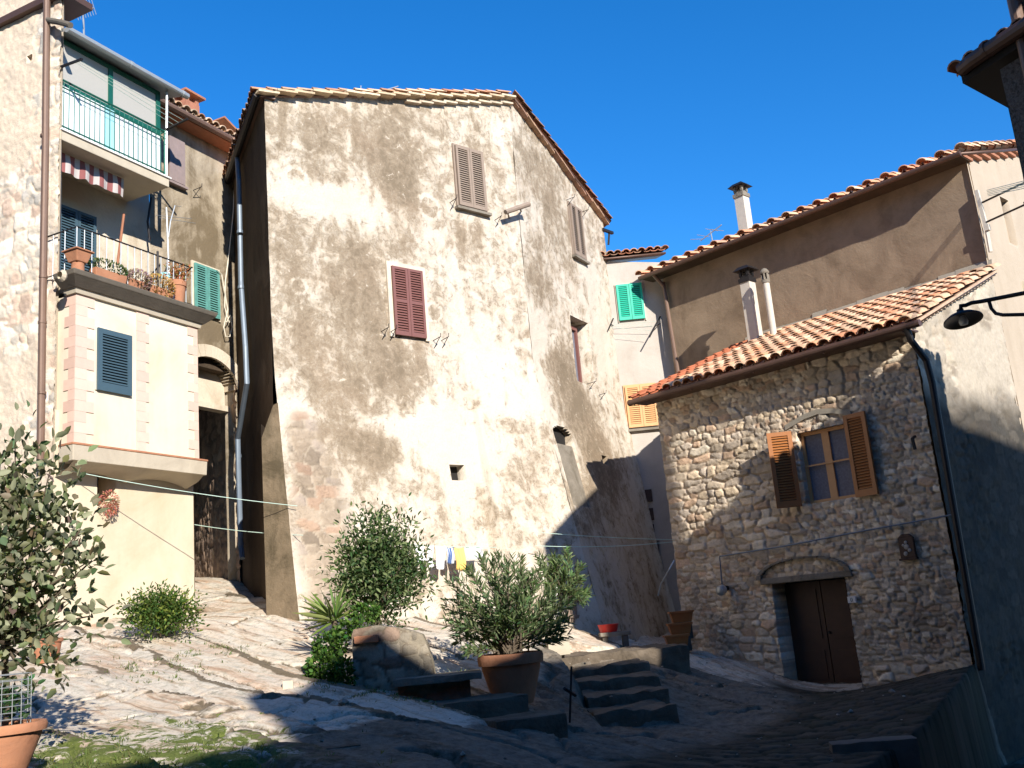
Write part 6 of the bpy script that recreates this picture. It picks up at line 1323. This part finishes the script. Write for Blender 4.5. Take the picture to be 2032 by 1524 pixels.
tg = [A(px + rg.normal() * 6, py + rg.normal() * 6, 16.2 + rg.normal() * .25) for (px, py) in [(1095, 1110), (1110, 1105), (1130, 1105), (1150, 1125), (1155, 1150), (1090, 1140), (1105, 1145), (1125, 1135), (1140, 1160), (1165, 1175), (1150, 1190), (1085, 1165), (1110, 1165), (1130, 1170), (1075, 1110), (1080, 1130)] for _ in range(2)]
oleander(ot2, fork, tg, 44, .14, .028, (.10, .145, .06), (.20, .24, .11))
b = MB(); b.tube([gb - [0, 0, .1], fork], [.025, .02], 6); b.build("trunk", MAT["bark"], ot2); b = MB(); b.tube([A(1107, 1250, 16.1), A(1104, 1165, 16.1)], .014, 5); b.build("stake", MAT["white"], ot2)
pl = Plane(A(1112, 1255, 16.0)[:2], 84); z = A(1112, 1262, 16.0)[2]; tag(rough_block("stone_block", pl, -.22, .13, z - .3, z + .24, -.3, .02, "concrete", None, 12, .02, .05), "sunlit squared stone block at the foot of the staked oleander", "stone block")
gb = g_on(902, 1302, 13.4); t = thing("agave", gb, "small pale agave on the rock beside the fountain", "plant"); n = 16; D = RNG.normal(size=(n, 3)) * .6 + [0, 0, .55]; leaf_mesh("blade", np.tile(gb + [0, 0, .03], (n, 1)), D, .28 * (.6 + .5 * RNG.random(n)), .05, leaf_cols(n, (.22, .26, .17), .2), t, .12)
# red trailing plant in the cream house's small window
hc = PL.at(215, 1000, .08); t = thing("red_trailing_plant", hc, "pinkish red trailing plant spilling from the small cream wall window", "plant"); m = 420; q = np.random.default_rng(3).normal(size=(m, 3)) * .5; q = q / np.maximum(1, np.linalg.norm(q, axis=1, keepdims=True)); P = hc + PL.d * (q[:, 0:1] * .17) + PL.n * (np.abs(q[:, 1:2]) * .12) + np.array([0, 0, 1.]) * q[:, 2:3] * .2
leaf_mesh("foliage", P, q + [0, 0, -.3], .045, .018, leaf_cols(m, (.42, .15, .12), .35, (.3, .2, .08), .15), t)
# terrace pots
def terr(px, py, o=.5): u, z = PL.hit(px, py, o); return PL.pt(u, ZT, o)
c = terr(154, 560, .50); t = thing("square_pot", c, "tall square terracotta pot set on a round clay pedestal at the terrace corner", "pot")
b = MB(); hgt = PL.hit(154, 499, .50)[1] - ZT; b.lathe(c, [(.10, 0), (.095, hgt * .42), (.11, hgt * .43)], 20); b.build("pedestal", MAT["terra"], t, smooth=True)
b = MB(); b.box8([c + PL.d * sx * .10 + PL.n * sy * .10 + [0, 0, hgt * .43] for sx, sy in ((-1, -1), (1, -1), (1, 1), (-1, 1))] + [c + PL.d * sx * .15 + PL.n * sy * .15 + [0, 0, hgt * .93] for sx, sy in ((-1, -1), (1, -1), (1, 1), (-1, 1))]); b.box(c + [0, 0, hgt * .965], PL.d * .35, PL.n * .35, (0, 0, hgt * .08)); b.build("planter", MAT["terra"], t, bevel=.012)
def planter(px0, px1, py, label, col, hi, hgt_px, seed, mat="terra", o=.48, over=False):
    a, c = terr(px0, py, o), terr(px1, py, o); mid = (a + c) / 2; w_ = np.linalg.norm(c - a); t = thing("planter_trough", mid, label, "planter", "plants along the terrace railing"); b = MB()
    b.box8([mid + PL.d * sx * w_ * .47 + PL.n * sy * .07 for sx, sy in ((-1, -1), (1, -1), (1, 1), (-1, 1))] + [mid + PL.d * sx * w_ * .5 + PL.n * sy * .09 + [0, 0, .16] for sx, sy in ((-1, -1), (1, -1), (1, 1), (-1, 1))]); b.build("trough", MAT[mat], t, bevel=.008)
    m = 380; q = np.random.default_rng(seed).normal(size=(m, 3)); q = q / np.maximum(1, np.linalg.norm(q, axis=1, keepdims=True)); hh = hgt_px / 118
    P = mid + PL.d * (q[:, 0:1] * w_ * .55) + PL.n * (q[:, 1:2] * .13 + (.06 if over else 0)) + np.array([0, 0, 1.]) * (.16 + (q[:, 2:3] * .5 + (.1 if over else .35)) * hh); leaf_mesh("foliage", P, q + [0, 0, .4], .055, .028, leaf_cols(m, col, .35, hi, .25), t); return t
planter(182, 245, 585, "terracotta trough of green leaves on the terrace edge", (.06, .09, .03), (.12, .15, .05), 26, 1)
planter(252, 288, 600, "purplish succulents on the terrace edge, left of the orange ones", (.26, .17, .17), (.30, .24, .14), 34, 2, over=True)
planter(290, 336, 610, "orange yellow succulents hanging over the terrace edge", (.40, .25, .09), (.5, .3, .12), 42, 3, over=True)
c = terr(352, 618, .45); t = thing("reddish_potted_plant", c, "reddish leaved plant in a round terracotta pot at the terrace's far end", "potted plant"); pot(c, .16, .42, t, rim=.25)
P, D, C = clumps(c + [0, 0, .55], (.24, .22, .18), 22, 16, .12, 9, .2); n = len(P); leaf_mesh("foliage", P, D, .06, .028, leaf_cols(n, (.42, .17, .07), .35, (.2, .2, .06), .2), t)
c = terr(335, 560, -.1); am = thing("terrace_aerial", c, "pale mast with forked aerial and small cyan box on the terrace", "antenna"); M0 = PL.at(336, 560, -.1); M1 = PL.at(330, 412, -.1)
b = MB(); b.tube([c, M0, M1], .016, 6); b.tube([PL.at(334, 470, -.1), PL.at(338, 440, -.1), PL.at(347, 408, -.1)], .013, 5); b.build("mast", MAT["zinc"], am)
b = MB()
for (x0, y0, x1, y1) in ((309, 427, 380, 434), (316, 432, 388, 443), (345, 408, 360, 410)): b.tube([PL.at(x0, y0, -.1), PL.at(x1, y1, -.1)], .005, 4)
b.build("aerial_rod", MAT["zinc"], am); b = MB(); u, z = PL.hit(329, 548, -.05); b.pbox(PL, u - .08, u + .06, z - .055, z + .055, -.08, .0); b.build("box", MAT["cyan"], am)
# grass and moss tufts among the rocks (uncountable)
rg = np.random.default_rng(12); pts = []
for (cx, cy, r, m) in ((-3.0, 7.4, 1.0, 500), (-2.2, 6.6, .8, 160), (-4.7, 12.4, .7, 160), (-1.4, 12.0, .5, 200), (-4.2, 13.5, .5, 120), (-2.2, 11.9, .35, 200)):
    k = rg.normal(size=(m, 2)) * r * .6; x, y = cx + k[:, 0], cy + k[:, 1]; sel = fbm(x * 5, y * 5, 4, 4) > .5; pts.append(np.stack([x, y], 1)[sel])
pts = np.vstack(pts); pv_ = paving_mask(pts[:, 0], pts[:, 1]); dz = ground_detail(pts[:, 0], pts[:, 1], pv_)[0]; z = ground_base(pts[:, 0], pts[:, 1]) + dz
P = np.repeat(np.stack([pts[:, 0], pts[:, 1], z - .008], 1), 5, 0); n = len(P); P[:, :2] += rg.normal(size=(n, 2)) * .025; D = rg.normal(size=(n, 3)) * .5 + [0, 0, .8]
tag(leaf_mesh("grass", P, D, .045 * (.5 + rg.random(n)), .009, leaf_cols(n, (.09, .12, .03), .4, (.18, .20, .07), .2), None), kind="stuff")

# loose chips of rock lying in the clefts and on the lane (uncountable)
rg = np.random.default_rng(31); m = 1500; x = rg.uniform(-6, 6.2, m); y = rg.uniform(6.2, 17, m); pv_ = paving_mask(x, y); dz = ground_detail(x, y, pv_)[0]; dd_ = DIRT[0]
sel = (rg.random(m) < .10 + .8 * dd_) & (drop_mask(x, y) < .01); x, y, z = x[sel], y[sel], (ground_base(x, y) + dz)[sel]; V = []; Fc = []; T = []
base8 = np.array([(1, 0, 0), (0, 1, 0), (-1, 0, 0), (0, -1, 0), (0, 0, 1), (0, 0, -1), (.6, .6, .5), (-.6, .55, .45), (-.5, -.6, .5), (.55, -.6, .4)], float)
tri = [(0, 6, 4), (6, 1, 4), (1, 7, 4), (7, 2, 4), (2, 8, 4), (8, 3, 4), (3, 9, 4), (9, 0, 4), (0, 1, 6), (1, 2, 7), (2, 3, 8), (3, 0, 9), (1, 0, 5), (2, 1, 5), (3, 2, 5), (0, 3, 5)]
for k in range(len(x)):
    r_ = rg.uniform(.008, .03) * (2.0 if rg.random() < .08 else 1); an_ = rg.uniform(0, 6.28); ca, sa = math.cos(an_), math.sin(an_)
    q = base8 * (1 + .3 * rg.normal(size=base8.shape)) * [r_, r_ * rg.uniform(.6, 1), r_ * rg.uniform(.4, .8)]; q = q @ np.array([[ca, sa, 0], [-sa, ca, 0], [0, 0, 1]]) + [x[k], y[k], z[k] + r_ * .15]
    b0 = len(V); V += list(q); Fc += [(a_ + b0, b_ + b0, c_ + b0) for a_, b_, c_ in tri]; T += [np.array((.40, .34, .27)) * rg.uniform(.4, 1.2)] * 10
tag(raw_mesh("gravel", np.array(V), Fc, MAT["stone"], None, None, None, False, {"tint": np.array(T)}), kind="stuff")
